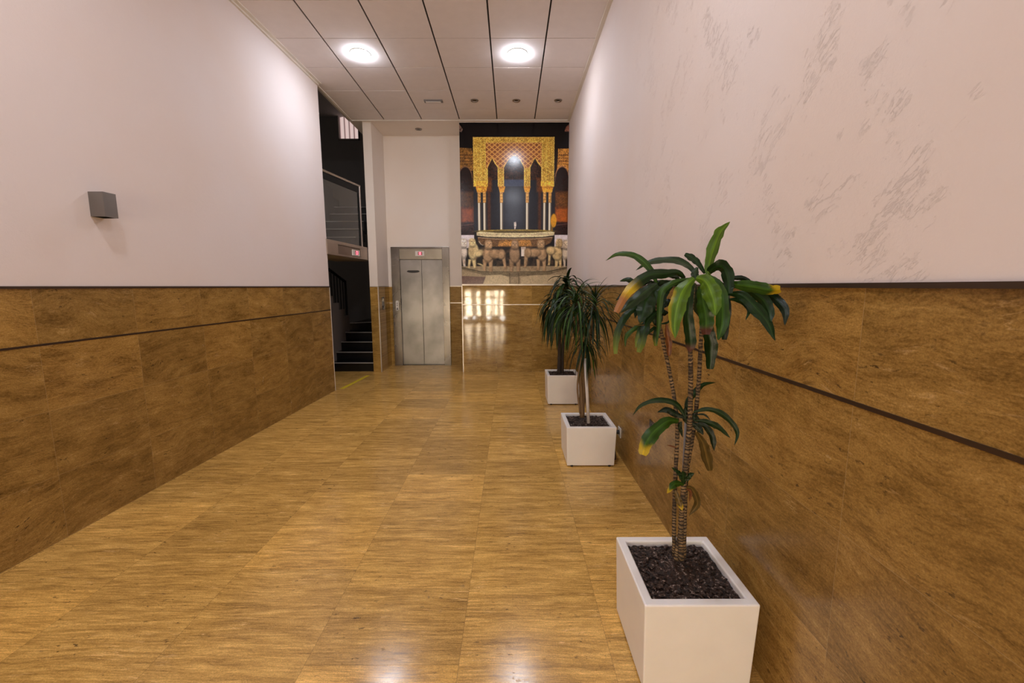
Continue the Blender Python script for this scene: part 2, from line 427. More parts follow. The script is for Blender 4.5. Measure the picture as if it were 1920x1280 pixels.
# ------------------------------------------------------------------ stairwell beyond the opening
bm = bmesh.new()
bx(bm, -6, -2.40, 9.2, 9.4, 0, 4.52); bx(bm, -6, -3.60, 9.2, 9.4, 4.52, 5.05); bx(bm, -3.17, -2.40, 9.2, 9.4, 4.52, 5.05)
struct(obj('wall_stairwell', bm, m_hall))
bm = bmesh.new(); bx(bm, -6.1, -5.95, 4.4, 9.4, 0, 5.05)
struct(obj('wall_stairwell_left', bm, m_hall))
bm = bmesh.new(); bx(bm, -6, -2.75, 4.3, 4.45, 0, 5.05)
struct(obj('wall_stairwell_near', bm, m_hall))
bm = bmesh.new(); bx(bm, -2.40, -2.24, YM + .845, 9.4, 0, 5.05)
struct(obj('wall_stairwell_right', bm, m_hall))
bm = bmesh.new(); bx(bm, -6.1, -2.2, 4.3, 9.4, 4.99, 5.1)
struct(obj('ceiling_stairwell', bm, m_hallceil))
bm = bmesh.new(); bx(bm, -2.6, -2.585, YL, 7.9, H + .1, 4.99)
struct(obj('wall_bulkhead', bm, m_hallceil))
# window with lit vertical blind high on the stairwell wall
wi = bpy.data.objects.new('window_1', None); C.objects.link(wi); wi.location = (-3.385, 9.2, 4.52); struct(wi)
bm = bmesh.new()
for a in ((-3.60, -3.17, 4.52, 4.545), (-3.60, -3.585, 4.52, 5.0), (-3.185, -3.17, 4.52, 5.0)):
    bx(bm, a[0], a[1], 9.17, 9.21, a[2], a[3])
obj('window_frame', bm, m_stringer, wi)
t = NT('lit_curtain_folds'); P, X, Y, Z = t.pos()
fold = t.ramp(t.math('FRACT', t.math('MULTIPLY', X, 10.2)), [(0, (.10, .05, .05)), (.18, (.75, .55, .52)), (.8, (.8, .62, .58)), (1, (.12, .06, .06))])
t.set(Base_Color=fold, Roughness=.8); t.put(t.b.inputs['Emission Color'], fold); t.b.inputs['Emission Strength'].default_value = .30
bm = bmesh.new()
n = 60
row = []
for z in (4.545, 5.0):
    row.append([bm.verts.new((-.200 + .40 * k / n, .03 + .012 * math.sin(k / n * 2 * math.pi * 4.1), z - 4.52)) for k in range(n + 1)])
for k in range(n): bm.faces.new((row[0][k], row[0][k + 1], row[1][k + 1], row[1][k]))
cu = obj('curtain', bm, t.m); cu.parent = wi
sm = cu.modifiers.new('thick', 'SOLIDIFY'); sm.thickness = .002

def staircase(loc, z0, ys, xl, xr, rise, label):
    st = thing('staircase', label, 'stairs', loc)
    # treads: closed solid profile extruded across
    prof = [(ys[0], z0)]
    for k, y in enumerate(ys):
        z = z0 + rise * (k + 1)
        prof.append((y, z))
        prof.append(((ys[k + 1] if k + 1 < len(ys) else 9.19), z))
    bmm = bmesh.new()
    bot = z0 if z0 < .1 else None
    if bot is not None:
        prof.append((9.19, .001)); prof[0] = (ys[0], .001)
        prism(bmm, [(xl, y, z) for y, z in prof], (xr - xl, 0, 0))
    else:
        for k, y in enumerate(ys):
            z = z0 + rise * (k + 1); ye = ys[k + 1] if k + 1 < len(ys) else 9.19
            bx(bmm, xl, xr, y, ye + .03 if ye < 9 else ye, z - .19, z)
    obj('flight', bmm, m_granite, st)
    for k, y in enumerate(ys[:]):
        z = z0 + rise * (k + 1)
        bmm = bmesh.new(); bx(bmm, xl + .002, xr - .004, y - .022, y + .014, z - .010, z + .004)
        obj('nosing', bmm, m_nose, st)
    return st, prof

XS = -3.16
ysl = [7.2, 7.43, 7.66, 7.89]
st1, _ = staircase((-2.78, 7.2, 0), 0, ysl, XS + .001, -2.405, .155, 'black stone stairs at floor level seen beneath the gallery slab')
# winder wedge closing the first flight
bm = bmesh.new()
prism(bm, [(XS + .001, 8.12, .621), (-2.57, 8.46, .621), (-2.57, 9.19, .621), (XS + .001, 9.19, .621)], (0, 0, .154))
obj('winder', bm, m_granite, st1)
bm = bmesh.new()
prism(bm, [(XS + .002, 8.10, .768), (-2.575, 8.44, .768), (-2.575, 8.48, .768), (XS + .002, 8.14, .768)], (0, 0, .012))
obj('nosing', bm, m_nose, st1)
# returning flight: its pale stepped stringer with the iron railing on it
pts = [(6.9, .02), (7.2, .02), (7.2, .155)]
for k, y in enumerate(ysl):
    z = .155 * (k + 1); pts += [(y, z), ((ysl + [8.12])[k + 1], z)]
top = []
for k in range(7):
    y = 8.12 - .235 * k; z = .95 + .155 * k
    top += [(y, z - .155), (y, z)]
prof = [(6.45, .02), (7.2, .02)]
for k, y in enumerate(ysl):
    z = .155 * (k + 1); prof += [(y, z), ((ysl + [8.12])[k + 1], z)]
seq = [prof[0], prof[1]] + prof[2:]
tp = [(8.12, .62)]
for k in range(7):
    y = 8.12 - .235 * k; z = .93 + .13 * k
    tp += [(y, z), (y - .235, z)]
seq = seq + tp[1:]
st2 = thing('staircase', 'pale stepped stair side under the black iron balusters', 'stairs', (-3.6, 7.4, 0))
bm = bmesh.new()
# clean polygon (drop duplicate neighbours)
cl = []
for p in seq:
    if not cl or (abs(p[0] - cl[-1][0]) + abs(p[1] - cl[-1][1])) > 1e-4: cl.append(p)
prism(bm, [(XS, y, z) for y, z in cl], (-.05, 0, 0))
obj('stringer', bm, m_stringer, st2)
bm = bmesh.new()
for k in range(7):
    y = 8.12 - .235 * k; z = .93 + .13 * k
    bx(bm, -4.0, XS - .051, y - .245, y, z - .13, z)
obj('flight', bm, m_granite, st2)
# railing
ra = thing('stair_railing', 'black iron stair railing with thin upright balusters, below the gallery', 'railing', (XS - .02, 7.4, .9))
xr_ = XS - .02
h0 = at(647, 528, 8.05); h1 = at(616, 489, 6.95)
h0.x = xr_; h1.x = xr_
bm = bmesh.new(); dd = (h1 - h0); tube(bm, [h0, h0 + dd * .5, h0 + dd * 1.35], .024, 8); obj('handrail', bm, m_iron, ra)
bm = bmesh.new(); tube(bm, [(xr_, 8.05, .932), (xr_, 8.05, h0.z + .02)], .022, 8); obj('newel_post', bm, m_iron, ra)
for k in range(1, 12):
    y = 8.05 - .125 * k; s = (8.05 - y) / (8.05 - 6.95)
    zt = h0.z + (h1.z - h0.z) * s - .02; kk = min(int((8.12 - y) / .235), 6); zb = .932 + .13 * kk
    bm = bmesh.new(); tube(bm, [(xr_, y, zb), (xr_, y, zt)], .009, 6); obj('baluster', bm, m_iron, ra)

# gallery slab and the steel lintel in front of it
sx = lambda y, off=0: -2.527 + (y - YL) * .083 + off
bm = bmesh.new()
prism(bm, [(sx(YL) - .05, YL - .3, 1.935), (sx(7.12) - .05, 7.12, 1.935), (-2.45, 7.7, 1.935), (XS, 7.7, 1.935), (XS, YL - .3, 1.935)], (0, 0, .18))
struct(obj('floor_gallery', bm, m_hallceil))
be = thing('lintel_beam', 'brushed metal lintel across the stair opening with a small red floor display', 'beam', (-2.47, 6.48, 1.93))
def along(bm, y0, y1, o0, o1, z0, z1):
    prism(bm, [(sx(y0) + o0, y0, z0), (sx(y1) + o0, y1, z0), (sx(y1) + o1, y1, z0), (sx(y0) + o1, y0, z0)], (0, 0, z1 - z0))
m_beam = steel('beige_metal_lintel', (.50, .42, .36), .42, False)
bm = bmesh.new()
along(bm, YL - .02, 7.122, .012, -.05, 2.085, 2.13); along(bm, YL - .02, 7.122, .012, -.05, 1.925, 1.95)
along(bm, YL - .02, 6.12, .012, -.05, 1.951, 2.084); along(bm, 6.88, 7.122, .012, -.05, 1.951, 2.084)
obj('beam_frame', bm, m_beam, be)
bm = bmesh.new(); along(bm, 6.121, 6.879, -.012, -.05, 1.951, 2.084); obj('beam_panel', bm, steel('bronze_metal_panel', (.30, .25, .21), .35, False), be)
bm = bmesh.new(); along(bm, 6.60, 6.84, .004, -.012, 1.965, 2.055); dp = obj('display_plate', bm, m_white, be)
bm = bmesh.new(); along(bm, 6.68, 6.79, .006, .004, 1.98, 2.042); ds = obj('display_window', bm, m_redback, be)
bm = bmesh.new()
for y0, y1, z0, z1 in ((6.705, 6.765, 2.03, 2.036), (6.705, 6.765, 1.986, 1.992), (6.705, 6.717, 1.992, 2.03), (6.753, 6.765, 1.992, 2.03)):
    along(bm, y0, y1, .008, .006, z0, z1)
obj('digit', bm, m_red, be)
# gallery balustrade
gb = thing('glass_balustrade', 'glass balustrade with a satin steel handrail on the gallery edge', 'railing', (-2.5, 6.4, 2.13))
g0 = Vector((sx(YL - .15) - .03, YL - .15, 3.035)); g1 = Vector((sx(7.02) - .03, 7.02, 3.095))
m_rail = steel('satin_steel_rail', (.46, .40, .35), .35)
bm = bmesh.new(); tube(bm, [g0, (g0 + g1) / 2, g1], .019, 10); obj('handrail', bm, m_rail, gb)
bm = bmesh.new(); tube(bm, [(g1.x, g1.y - .02, 2.131), (g1.x, g1.y - .02, 3.09)], .020, 10); obj('post', bm, m_rail, gb)
bm = bmesh.new()
prism(bm, [(g0.x, g0.y, 2.131), (g1.x, g1.y - .045, 2.131), (g1.x, g1.y - .045, 2.98), (g0.x, g0.y, 2.93)], (-.008, 0, 0)); obj('glass_panel', bm, m_glass, gb)
bm = bmesh.new()
prism(bm, [(g0.x + .006, g0.y, 2.93), (g1.x + .006, g1.y - .045, 2.98), (g1.x + .006, g1.y - .045, 3.07), (g0.x + .006, g0.y, 3.01)], (-.02, 0, 0)); obj('top_channel', bm, m_iron, gb)
bm = bmesh.new(); prism(bm, [(g1.x + .006, g1.y - .085, 2.131), (g1.x + .006, g1.y - .045, 2.131), (g1.x + .006, g1.y - .045, 3.0), (g1.x + .006, g1.y - .085, 3.0)], (-.02, 0, 0)); obj('edge_seal', bm, m_iron, gb)
m_granite_u = plain('grey_stone_tread', (.045, .042, .040), .4)
m_granite, _g = m_granite_u, m_granite
ysu = [6.85, 7.06, 7.27, 7.48, 7.69]
st3, _ = staircase((-2.78, 6.85, 2.115), 2.115, ysu, XS + .001, -2.50, .155, 'upper stair flight seen through the gallery glass')
m_granite = _g
bm = bmesh.new()
cl = [(6.85, 2.27)]
for k, y in enumerate(ysu):
    z = 2.115 + .155 * (k + 1); cl += [(y, z), ((ysu + [7.9])[k + 1], z)]
tp = [(7.9, 3.05), (7.66, 3.05), (7.66, 3.20), (7.42, 3.20), (7.42, 3.35), (7.18, 3.35), (7.18, 3.5), (6.85, 3.5)]
out = []
for p in cl + tp:
    if not out or (abs(p[0] - out[-1][0]) + abs(p[1] - out[-1][1])) > 1e-4: out.append(p)
prism(bm, [(XS - .001, y, z) for y, z in out], (-.05, 0, 0))
obj('stringer', bm, plain('dim_painted_stringer', (.10, .09, .085), .7), st3)
# yellow tape on the threshold
bm = bmesh.new()
prism(bm, [(-2.510, 5.94, .001), (-2.450, 5.94, .001), (-2.375, 6.86, .001), (-2.435, 6.86, .001)], (0, 0, .0012))
tag(obj('floor_tape', bm, m_yellow), 'yellow tape strip on the floor across the stair opening', 'tape')

# ------------------------------------------------------------------ lift
el = thing('elevator', 'brushed steel elevator with double sliding doors in the far recess', 'elevator', (-1.66, YR, 0))
y = YR
bm = bmesh.new()
bx(bm, -2.197, -2.045, y - .035, y + .06, 0, 2.197); bx(bm, -1.262, -1.134, y - .035, y + .06, 0, 2.197)
bx(bm, -2.045, -1.262, y - .035, y + .06, 2.165, 2.197)
obj('door_frame', bm, m_steel_dark, el, bevel=.003)
bm = bmesh.new(); bx(bm, -2.045, -1.262, y - .022, y + .06, 1.975, 2.165); obj('header_panel', bm, steel('header_steel', (.36, .33, .27), .3, False, .7), el, bevel=.003)
dps = []
for x0, x1, yy in ((-2.045, -1.650, y + .005), (-1.650, -1.262, y + .016)):
    bm = bmesh.new(); bx(bm, x0, x1, yy, yy + .03, .014, 1.974); dps.append(obj('door_panel', bm, m_steel, el, bevel=.004))
bm = bmesh.new(); bx(bm, -2.045, -1.262, y - .02, y + .06, .0005, .012); obj('sill', bm, m_steel_dark, el)
# the slit window: an eye-shaped dark pane
bm = bmesh.new(); c0 = Vector((-1.805, y + .0045, 1.757)); N = 28
base = []
for k in range(N):
    a = 2 * math.pi * k / N; xx = .118 * math.cos(a); zz = .027 * math.sin(a)
    if zz > .014: zz = .020
    base.append((c0.x + xx, c0.y, c0.z + zz))
prism(bm, base, (0, -.003, 0)); o = obj('door_window', bm, m_black); o.parent = dps[0]; o.data.transform(Matrix.Translation(-world_loc(dps[0])))
bm = bmesh.new(); bx(bm, -1.751, -1.587, y - .027, y - .022, 2.035, 2.122); dpl = obj('display_plate', bm, m_white, el)
bm = bmesh.new(); bx(bm, -1.70, -1.625, y - .029, y - .027, 2.052, 2.106); obj('display_window', bm, m_redback, el)
bm = bmesh.new()
for x0, x1, z0, z1 in ((-1.682, -1.643, 2.094, 2.100), (-1.682, -1.643, 2.058, 2.064), (-1.682, -1.674, 2.064, 2.094), (-1.651, -1.643, 2.064, 2.094), (-1.674, -1.651, 2.077, 2.081)):
    bx(bm, x0, x1, y - .031, y - .029, z0, z1)
obj('digit', bm, m_red, el)
# call panel with rounded ends
cx, z0, z1, rr = -2.111, 1.04, 1.225, .027
bm = bmesh.new(); base = [(cx + rr * math.cos(a), y - .035, z1 - rr + rr * math.sin(a)) for a in [math.pi * k / 10 for k in range(11)]]
base += [(cx + rr * math.cos(a), y - .035, z0 + rr + rr * math.sin(a)) for a in [math.pi + math.pi * k / 10 for k in range(11)]]
prism(bm, base, (0, -.006, 0)); cpn = obj('call_panel', bm, m_white, el)
bm = bmesh.new()
bb = [(cx + .015 * math.cos(a), y - .041, z0 + .03 + .015 * math.sin(a)) for a in [2 * math.pi * k / 20 for k in range(20)]]
prism(bm, bb, (0, -.005, 0)); o = obj('call_button', bm, m_black); o.parent = cpn; o.data.transform(Matrix.Translation(-world_loc(cpn)))
bm = bmesh.new()
prism(bm, [(cx - .012, y - .041, 1.165), (cx + .012, y - .041, 1.165), (cx, y - .041, 1.19)], (0, -.001, 0))
prism(bm, [(cx - .012, y - .041, 1.145), (cx + .012, y - .041, 1.145), (cx, y - .041, 1.12)], (0, -.001, 0))
bx(bm, cx - .010, cx + .010, y - .042, y - .041, 1.093, 1.101)
o = obj('arrow_marks', bm, m_black); o.parent = cpn; o.data.transform(Matrix.Translation(-world_loc(cpn)))
# small switch plate on the side of the recess
kp = thing('wall_switch', 'small metal key switch plate on the side wall of the elevator recess', 'switch', (XRL, 7.36, 1.22))
bm = bmesh.new(); bx(bm, XRL, XRL + .008, 7.30, 7.42, 1.08, 1.30); obj('plate', bm, m_steel_dark, kp, bevel=.002)
bm = bmesh.new(); tube(bm, [(XRL + .008, 7.36, 1.13), (XRL + .014, 7.36, 1.13)], .022, 16); obj('keyhole', bm, m_black, kp)
bm = bmesh.new(); bx(bm, XRL + .008, XRL + .018, 7.345, 7.375, 1.22, 1.27); obj('lever', bm, m_alu, kp)

# ------------------------------------------------------------------ mural print
PX0, PX1, PY0, PY1 = 864., 1068., 230., 532.
NX, NY = 408, 604
gx, gy = np.meshgrid(PX0 + (np.arange(NX) + .5) / NX * (PX1 - PX0), PY0 + (np.arange(NY) + .5) / NY * (PY1 - PY0))
IMG = np.zeros((NY, NX, 3)); IMG[:] = (6, 4, 7)
rng = np.random.RandomState(7)
def smooth_noise(cell, seed):
    r = np.random.RandomState(seed); a = r.rand(int((PY1 - PY0) / cell) + 4, int((PX1 - PX0) / cell) + 4)
    fy = (gy - PY0) / cell; fx = (gx - PX0) / cell; iy = fy.astype(int); ix = fx.astype(int); ty = fy - iy; tx = fx - ix
    ty = ty * ty * (3 - 2 * ty); tx = tx * tx * (3 - 2 * tx)
    return (a[iy, ix] * (1 - tx) + a[iy, ix + 1] * tx) * (1 - ty) + (a[iy + 1, ix] * (1 - tx) + a[iy + 1, ix + 1] * tx) * ty
n1, n2, n3, n4 = smooth_noise(1.1, 1), smooth_noise(2.6, 2), smooth_noise(7, 3), smooth_noise(18, 4)
tex = .5 * n1 + .3 * n2 + .2 * n3
def paint(mask, col, a=1.0, var=0.):
    c = np.array(col, float)[None, None, :] * (1 + var * (tex - .5) * 2)[..., None]
    m = (np.clip(mask, 0, 1) * a)[..., None]; IMG[:] = IMG * (1 - m) + c * m
def edge(d, s=.5): return np.clip(.5 - d / s * .5, 0, 1)
def rect(x0, x1, y0, y1, s=.5): return edge(np.maximum(np.maximum(x0 - gx, gx - x1), np.maximum(y0 - gy, gy - y1)), s)
def ell(cx, cy, rx, ry, rot=0, s=.6):
    c, q = math.cos(rot), math.sin(rot); dx, dy = gx - cx, gy - cy; u = (dx * c + dy * q) / rx; v = (-dx * q + dy * c) / ry
    return edge((np.sqrt(u * u + v * v) - 1) * min(rx, ry), s)
def poly(pts, s=.5):
    inside = np.zeros(gx.shape, bool); dist = np.full(gx.shape, 1e9); n = len(pts)
    for i in range(n):
        (x0, y0), (x1, y1) = pts[i], pts[(i + 1) % n]
        if y0 != y1:
            cnd = ((y0 > gy) != (y1 > gy)) & (gx < (x1 - x0) * (gy - y0) / (y1 - y0) + x0); inside ^= cnd
        L = (x1 - x0) ** 2 + (y1 - y0) ** 2 + 1e-9; t_ = np.clip(((gx - x0) * (x1 - x0) + (gy - y0) * (y1 - y0)) / L, 0, 1)
        dist = np.minimum(dist, np.hypot(gx - x0 - t_ * (x1 - x0), gy - y0 - t_ * (y1 - y0)))
    return edge(np.where(inside, -dist, dist), s)
def line(pts, wd, s=.6):
    dist = np.full(gx.shape, 1e9)
    for (x0, y0), (x1, y1) in zip(pts, pts[1:]):
        L = (x1 - x0) ** 2 + (y1 - y0) ** 2 + 1e-9; t_ = np.clip(((gx - x0) * (x1 - x0) + (gy - y0) * (y1 - y0)) / L, 0, 1)
        dist = np.minimum(dist, np.hypot(gx - x0 - t_ * (x1 - x0), gy - y0 - t_ * (y1 - y0)))
    return edge(dist - wd / 2, s)
# side galleries
for sgn in (-1, 1):
    X0, X1 = (864, 889) if sgn < 0 else (1043, 1068)
    b = .62 if sgn < 0 else .95
    paint(rect(X0, X1, 276, 437), (24, 12, 8), 1, .5)
    ctr = 874 if sgn < 0 else 1056
    pl = [(X0 if sgn < 0 else 1046, 317), (X0 if sgn < 0 else 1048, 277), (X1, 277), (X1, 317)] if sgn > 0 else [(X0, 275), (886, 276), (889, 290), (889, 317), (X0, 317)]
    paint(poly(pl), (175 * b, 120 * b, 52 * b), 1, .7)
    lat = (np.abs(np.sin((gx - ctr) * .9)) * np.abs(np.sin(gy * .55)) > .55)
    paint(poly(pl) * lat * rect(X0, X1, 286, 306), (80 * b, 45 * b, 25 * b), .7)
    paint(ell(ctr, 330, 13.5, 22), (170 * b, 120 * b, 80 * b), .9, .3); paint(ell(ctr, 331, 12, 20.5), (22, 9, 8), 1, .4)
    paint(rect(ctr - 12.5, ctr + 12.5, 330, 357), (26, 12, 9), 1, .4)
    paint(rect(X0, X1, 356, 385, 3), (70 + 30 * (sgn > 0), 44 + 16 * (sgn > 0), 22), .85, .5)
    paint(rect(X0, X1, 386, 414, 4), (118 + 40 * (sgn > 0), 56 + 24 * (sgn > 0), 24), .9, .25)
    paint(rect(X0, X1, 413, 437, 1), (34, 16, 14), .95, .7)
    paint(line([(X0, 419), (X1, 416)], .7), (150, 110, 100), .6)
    paint(rect(X0, X1, 437, 462), (190, 182, 186), 1, .12)
paint(poly([(864, 233), (871, 242), (868, 247), (864, 246)]), (120, 95, 85), .8, .9)
paint(poly([(1068, 233), (1062, 238), (1059, 246), (1068, 247)]), (125, 80, 65), .8, .9)
# inner court behind the columns
paint(rect(889, 1043, 300, 430), (20, 22, 30), 1, .25)
paint(rect(912, 1020, 296, 334), (38, 22, 15), 1, 1.3)
paint(rect(947, 985, 333, 346, 1.5), (52, 60, 80), 1, .15)
paint(rect(949, 983, 347, 429, 2), (24, 28, 38), 1, .2); paint(ell(966, 380, 12, 22, 0, 14), (48, 50, 58), .3)  # last ellipse: soft grey lamp reflection painted into the print
for xx in (918, 1014): paint(rect(xx - 3, xx + 3, 345, 430, 1.5), (66, 34, 18), .9, .4); paint(rect(xx - 6, xx + 6, 330, 356, 2), (92, 50, 20), .8, .5)
# golden pavilion
gold = (186, 144, 58)
arches = np.maximum.reduce([poly([(916, 360), (916, 311), (920, 303), (924.5, 294), (929, 303), (935, 311), (935, 360)]),
                            poly([(946.5, 360), (946.5, 311), (950, 305), (955, 297), (960, 292), (966, 289), (972, 292), (977, 297), (981, 305), (984.5, 311), (984.5, 360)]),
                            poly([(996, 360), (996, 311), (1000, 303), (1005, 294), (1010, 303), (1017, 311), (1017, 360)])])
pav = rect(889, 1041, 256, 346) * (1 - arches)
paint(pav, gold, 1, .45)
lace = rect(913, 1017, 266, 312) * pav
paint(lace, (128, 76, 44), 1, .35)
kx, ky = 10.4, 8.4
u_ = (gx - 966) / kx + (gy - 266) / ky; v_ = (gx - 966) / kx - (gy - 266) / ky
gl = np.minimum(np.abs(u_ - np.round(u_)), np.abs(v_ - np.round(v_)))
paint(lace * np.clip(1.5 - gl * 7, 0, 1), (208, 160, 84), .9)
for xx in (903.5, 911.5, 1018.5, 1026.5): paint(line([(xx, 262), (xx, 335)], .9) * pav, (236, 196, 96), .9)
for xx in (890, 1040): paint(line([(xx, 256), (xx, 346)], 1.2), (226, 184, 88), .8)
paint(line([(890, 257), (1040, 257)], 1.2), (222, 180, 90), .8); paint(line([(912, 266), (1018, 266)], .8), (232, 190, 96), .9)
orn = (np.sin(gx * 2.1) * np.sin(gy * 1.25) > .35) | (np.abs(np.sin(gx * 1.3 + 2 * np.sin(gy * .5))) < .22)
paint(orn * pav * (1 - lace), (104, 74, 26), .75); paint((n1 > .62) * pav * (1 - lace), (228, 190, 96), .6); paint((np.sin(gx * 1.9 + 1) * np.sin(gy * 2.2) > .3) * lace, (86, 46, 28), .55)
rim = np.zeros_like(gx)
for P_ in ([(916, 345), (916, 311), (924.5, 294), (935, 311), (935, 345)], [(946.5, 345), (946.5, 311), (955, 297), (966, 289), (977, 297), (984.5, 311), (984.5, 345)], [(996, 345), (996, 311), (1005, 294), (1017, 311), (1017, 345)]):
    rim = np.maximum(rim, line(P_, 2.4))
paint(rim * pav, (226, 178, 84), .9, .4)
paint(np.maximum(rect(890, 916, 336, 346), rect(1016, 1041, 336, 346)), (214, 160, 60), .8, .5)
for x0, x1 in ((894, 914), (937, 948), (984.5, 996), (1018.5, 1039)):
    xm = (x0 + x1) / 2
    paint(poly([(x0 - 1, 346), (x1 + 1, 346), (x1 - 1.5, 357), (x0 + 1.5, 357)]), (205, 138, 46), 1, .5)
    paint(line([(x0, 348), (x1, 348)], .9), (90, 48, 16), .7)
for xx in (899.5, 909.5, 941.5, 990.5, 1023.5, 1033.5):
    sh = np.clip(1.12 - np.abs(gx - xx + .6) / 3.0, .35, 1)
    m = rect(xx - 2.9, xx + 2.9, 357, 429)
    IMG[:] = IMG * (1 - m[..., None]) + (np.array((246, 228, 192.))[None, None] * sh[..., None]) * m[..., None]
    paint(rect(xx - 2.9, xx + 2.9, 357, 376), (196, 142, 66), .85, .4)
    for yy in (359, 365, 371, 376): paint(line([(xx - 3, yy), (xx + 3, yy)], .7), (96, 56, 24), .8)
paint(ell(1041, 410, 5.5, 13), (214, 150, 28), .85, .2); paint(rect(1036, 1040, 404, 430), (190, 130, 30), .5)
# spout and basin
paint(poly([(965, 413), (969, 412), (970, 418), (968, 427), (966, 427)]), (178, 168, 158), 1, .5)
paint(ell(967, 430, 73, 3.6), (126, 108, 48), 1, .4); paint(ell(967, 431.2, 66, 2.0), (58, 48, 26), .8, .4)
paint(poly([(893.5, 432), (900, 430.5), (935, 433), (1000, 433), (1036, 430.5), (1043, 432), (1042, 438), (1020, 441), (967, 442), (915, 441), (894, 438)]), (190, 176, 138), 1, .28)
paint(rect(895, 1041, 435.2, 436.4), (120, 104, 70), .5, .6)
paint(poly([(895, 440), (915, 442.5), (967, 443.5), (1020, 442.5), (1041, 440), (1036, 452), (1022, 459), (967, 461), (912, 459), (898, 452)]), (88, 62, 36), 1, .5)
paint(line([(897, 442), (930, 444.5), (1005, 444.5), (1038, 442)], .7), (205, 190, 165), .9)
paint(poly([(938, 447), (996, 447), (1000, 458), (934, 458)]), (176, 124, 58), .8, .6)
paint(rect(880, 1052, 460, 503), (20, 16, 15), 1, .3)
paint(rect(979, 988, 460, 478), (196, 186, 176), 1, .1)
# ground
paint(rect(864, 1068, 497, 532), (132, 116, 90), 1, .22)
paint(poly([(864, 497), (905, 508), (967, 510), (1030, 508), (1068, 497), (1068, 503), (1030, 514), (967, 517), (905, 514), (864, 503)]), (96, 84, 62), 1, .3)
paint(line([(864, 500), (900, 507.5), (967, 508.5), (1032, 507.5), (1068, 500)], 1.2), (40, 34, 24), .9)
paint(poly([(864, 516), (911, 518), (905, 532), (864, 532)]), (84, 58, 52), 1, .25)
paint(poly([(911, 515), (940, 513.5), (957, 519), (957, 532), (905, 532)]), (166, 150, 118), .9, .15)
paint(poly([(978, 519), (1000, 515), (1068, 514), (1068, 532), (978, 532)]), (160, 144, 114), .9, .15)
for xx in (957, 974.5): paint(line([(xx, 511), (xx, 532)], 1.1), (54, 44, 30), .9)
paint(rect(958, 974, 508, 518), (92, 80, 62), .7, .3)
# stone beasts around the basin (plain generic quadrupeds)
def beast(hx, hy, d, body, legs, col, k=1.):
    c = np.array(col, float); lo = c * .42; c = c * .92; hi = np.minimum(c * 1.22, 250)
    for (lx0, ly0, lx1, ly1, wd) in legs:
        q = [(lx0 - wd * .72, ly0), (lx0 + wd * .72, ly0), (lx1 + wd * .45, ly1 - 2), (lx1 + wd * .45 - d * .5, ly1 + 1.5), (lx1 - wd * .45 - d * 1.5, ly1 + 1.5), (lx1 - wd * .42, ly1 - 2)]
        paint(poly([(x + .6, y) for x, y in q], 1.4), lo, 1, .15); paint(poly(q, 1.2), c * .92, 1, .16)
        paint(line([(lx0 - wd * .15, ly0), (lx1 - wd * .15, ly1 - 1)], wd * .3, 2), hi, .55, .1)
    for (bx_, by_, rx_, ry_, ro) in body:
        paint(ell(bx_ + .5, by_ + 1, rx_, ry_, ro, 1.2), lo, 1, .15); paint(ell(bx_ - .2, by_ - .2, rx_ * .95, ry_ * .93, ro, 1.6), c * .92, 1, .16)
        paint(ell(bx_ - .5, by_ - ry_ * .38, rx_ * .6, ry_ * .4, ro, 5), hi, .6, .12)
    m = [(hx - 6.5 * k, hy - 3 * k), (hx - 4.6 * k, hy - 7.6 * k), (hx, hy - 8.4 * k), (hx + 4.6 * k, hy - 7.6 * k), (hx + 6.8 * k, hy - 2 * k), (hx + 6.4 * k, hy + 6 * k), (hx + 3 * k, hy + 10 * k), (hx - 3 * k, hy + 10 * k), (hx - 6.4 * k, hy + 6 * k)]
    paint(poly([(x + .5, y + .9) for x, y in m], 1.4), lo, 1, .15); paint(poly(m, 1.8), c * .98, 1, .3)
    paint(poly([(hx - 1.6 * d - 3.8 * k, hy - 4.5 * k), (hx - 1.6 * d + 3.8 * k, hy - 4.5 * k), (hx - 2 * d + 4.2 * k, hy + 2 * k), (hx - 2 * d + 2.8 * k, hy + 5.2 * k), (hx - 2 * d - 2.8 * k, hy + 5.2 * k), (hx - 2 * d - 4.2 * k, hy + 2 * k)], 2), hi, .85, .2)
    paint(ell(hx - 2 * d, hy + .6 * k, 1.2 * k, .8 * k, 0, 1), c * .45, .8)
    paint(line([(hx - 2 * d - 2.4 * k, hy + 3.6 * k), (hx - 2 * d, hy + 2.9 * k), (hx - 2 * d + 2.4 * k, hy + 3.6 * k)], .7, 1.2), c * .5, .7)
    for e in (-2.3, 2.3): paint(ell(hx + e * k - 1.6 * d, hy - 1.6 * k, 1.1, .6), c * .38, .75)
    paint(ell(hx, hy + 9 * k, 5.5 * k, 2 * k, 0, 2), lo, .6)
beast(868, 452, -1, [(869, 470, 6, 12, 0)], [(868, 475, 869, 496, 5)], (206, 194, 180))
beast(1066, 455, 1, [(1064, 472, 6, 12, 0)], [(1062, 480, 1063, 497, 4)], (196, 180, 158))
beast(885, 451, -1, [(887, 468, 10, 16, .1), (898, 472, 9, 6, -.5)], [(887, 480, 889, 499, 6), (880, 484, 878, 499, 4), (897, 492, 906, 498, 4)], (212, 192, 140), .9)
beast(1052, 452, 1, [(1048, 472, 10, 14, -.1), (1036, 467, 9, 8, 0)], [(1048, 480, 1047, 498, 5.5), (1054, 480, 1055, 498, 4.5), (1034, 470, 1033, 494, 4)], (198, 172, 122), .9)
beast(916, 455, -1, [(915, 475, 9.5, 14, .05), (929, 473, 13, 8.5, .1), (941, 474, 7, 9.5, .2)], [(909, 484, 908, 505, 5.5), (920, 484, 920, 506, 6), (944, 476, 948, 500, 5)], (172, 140, 104))
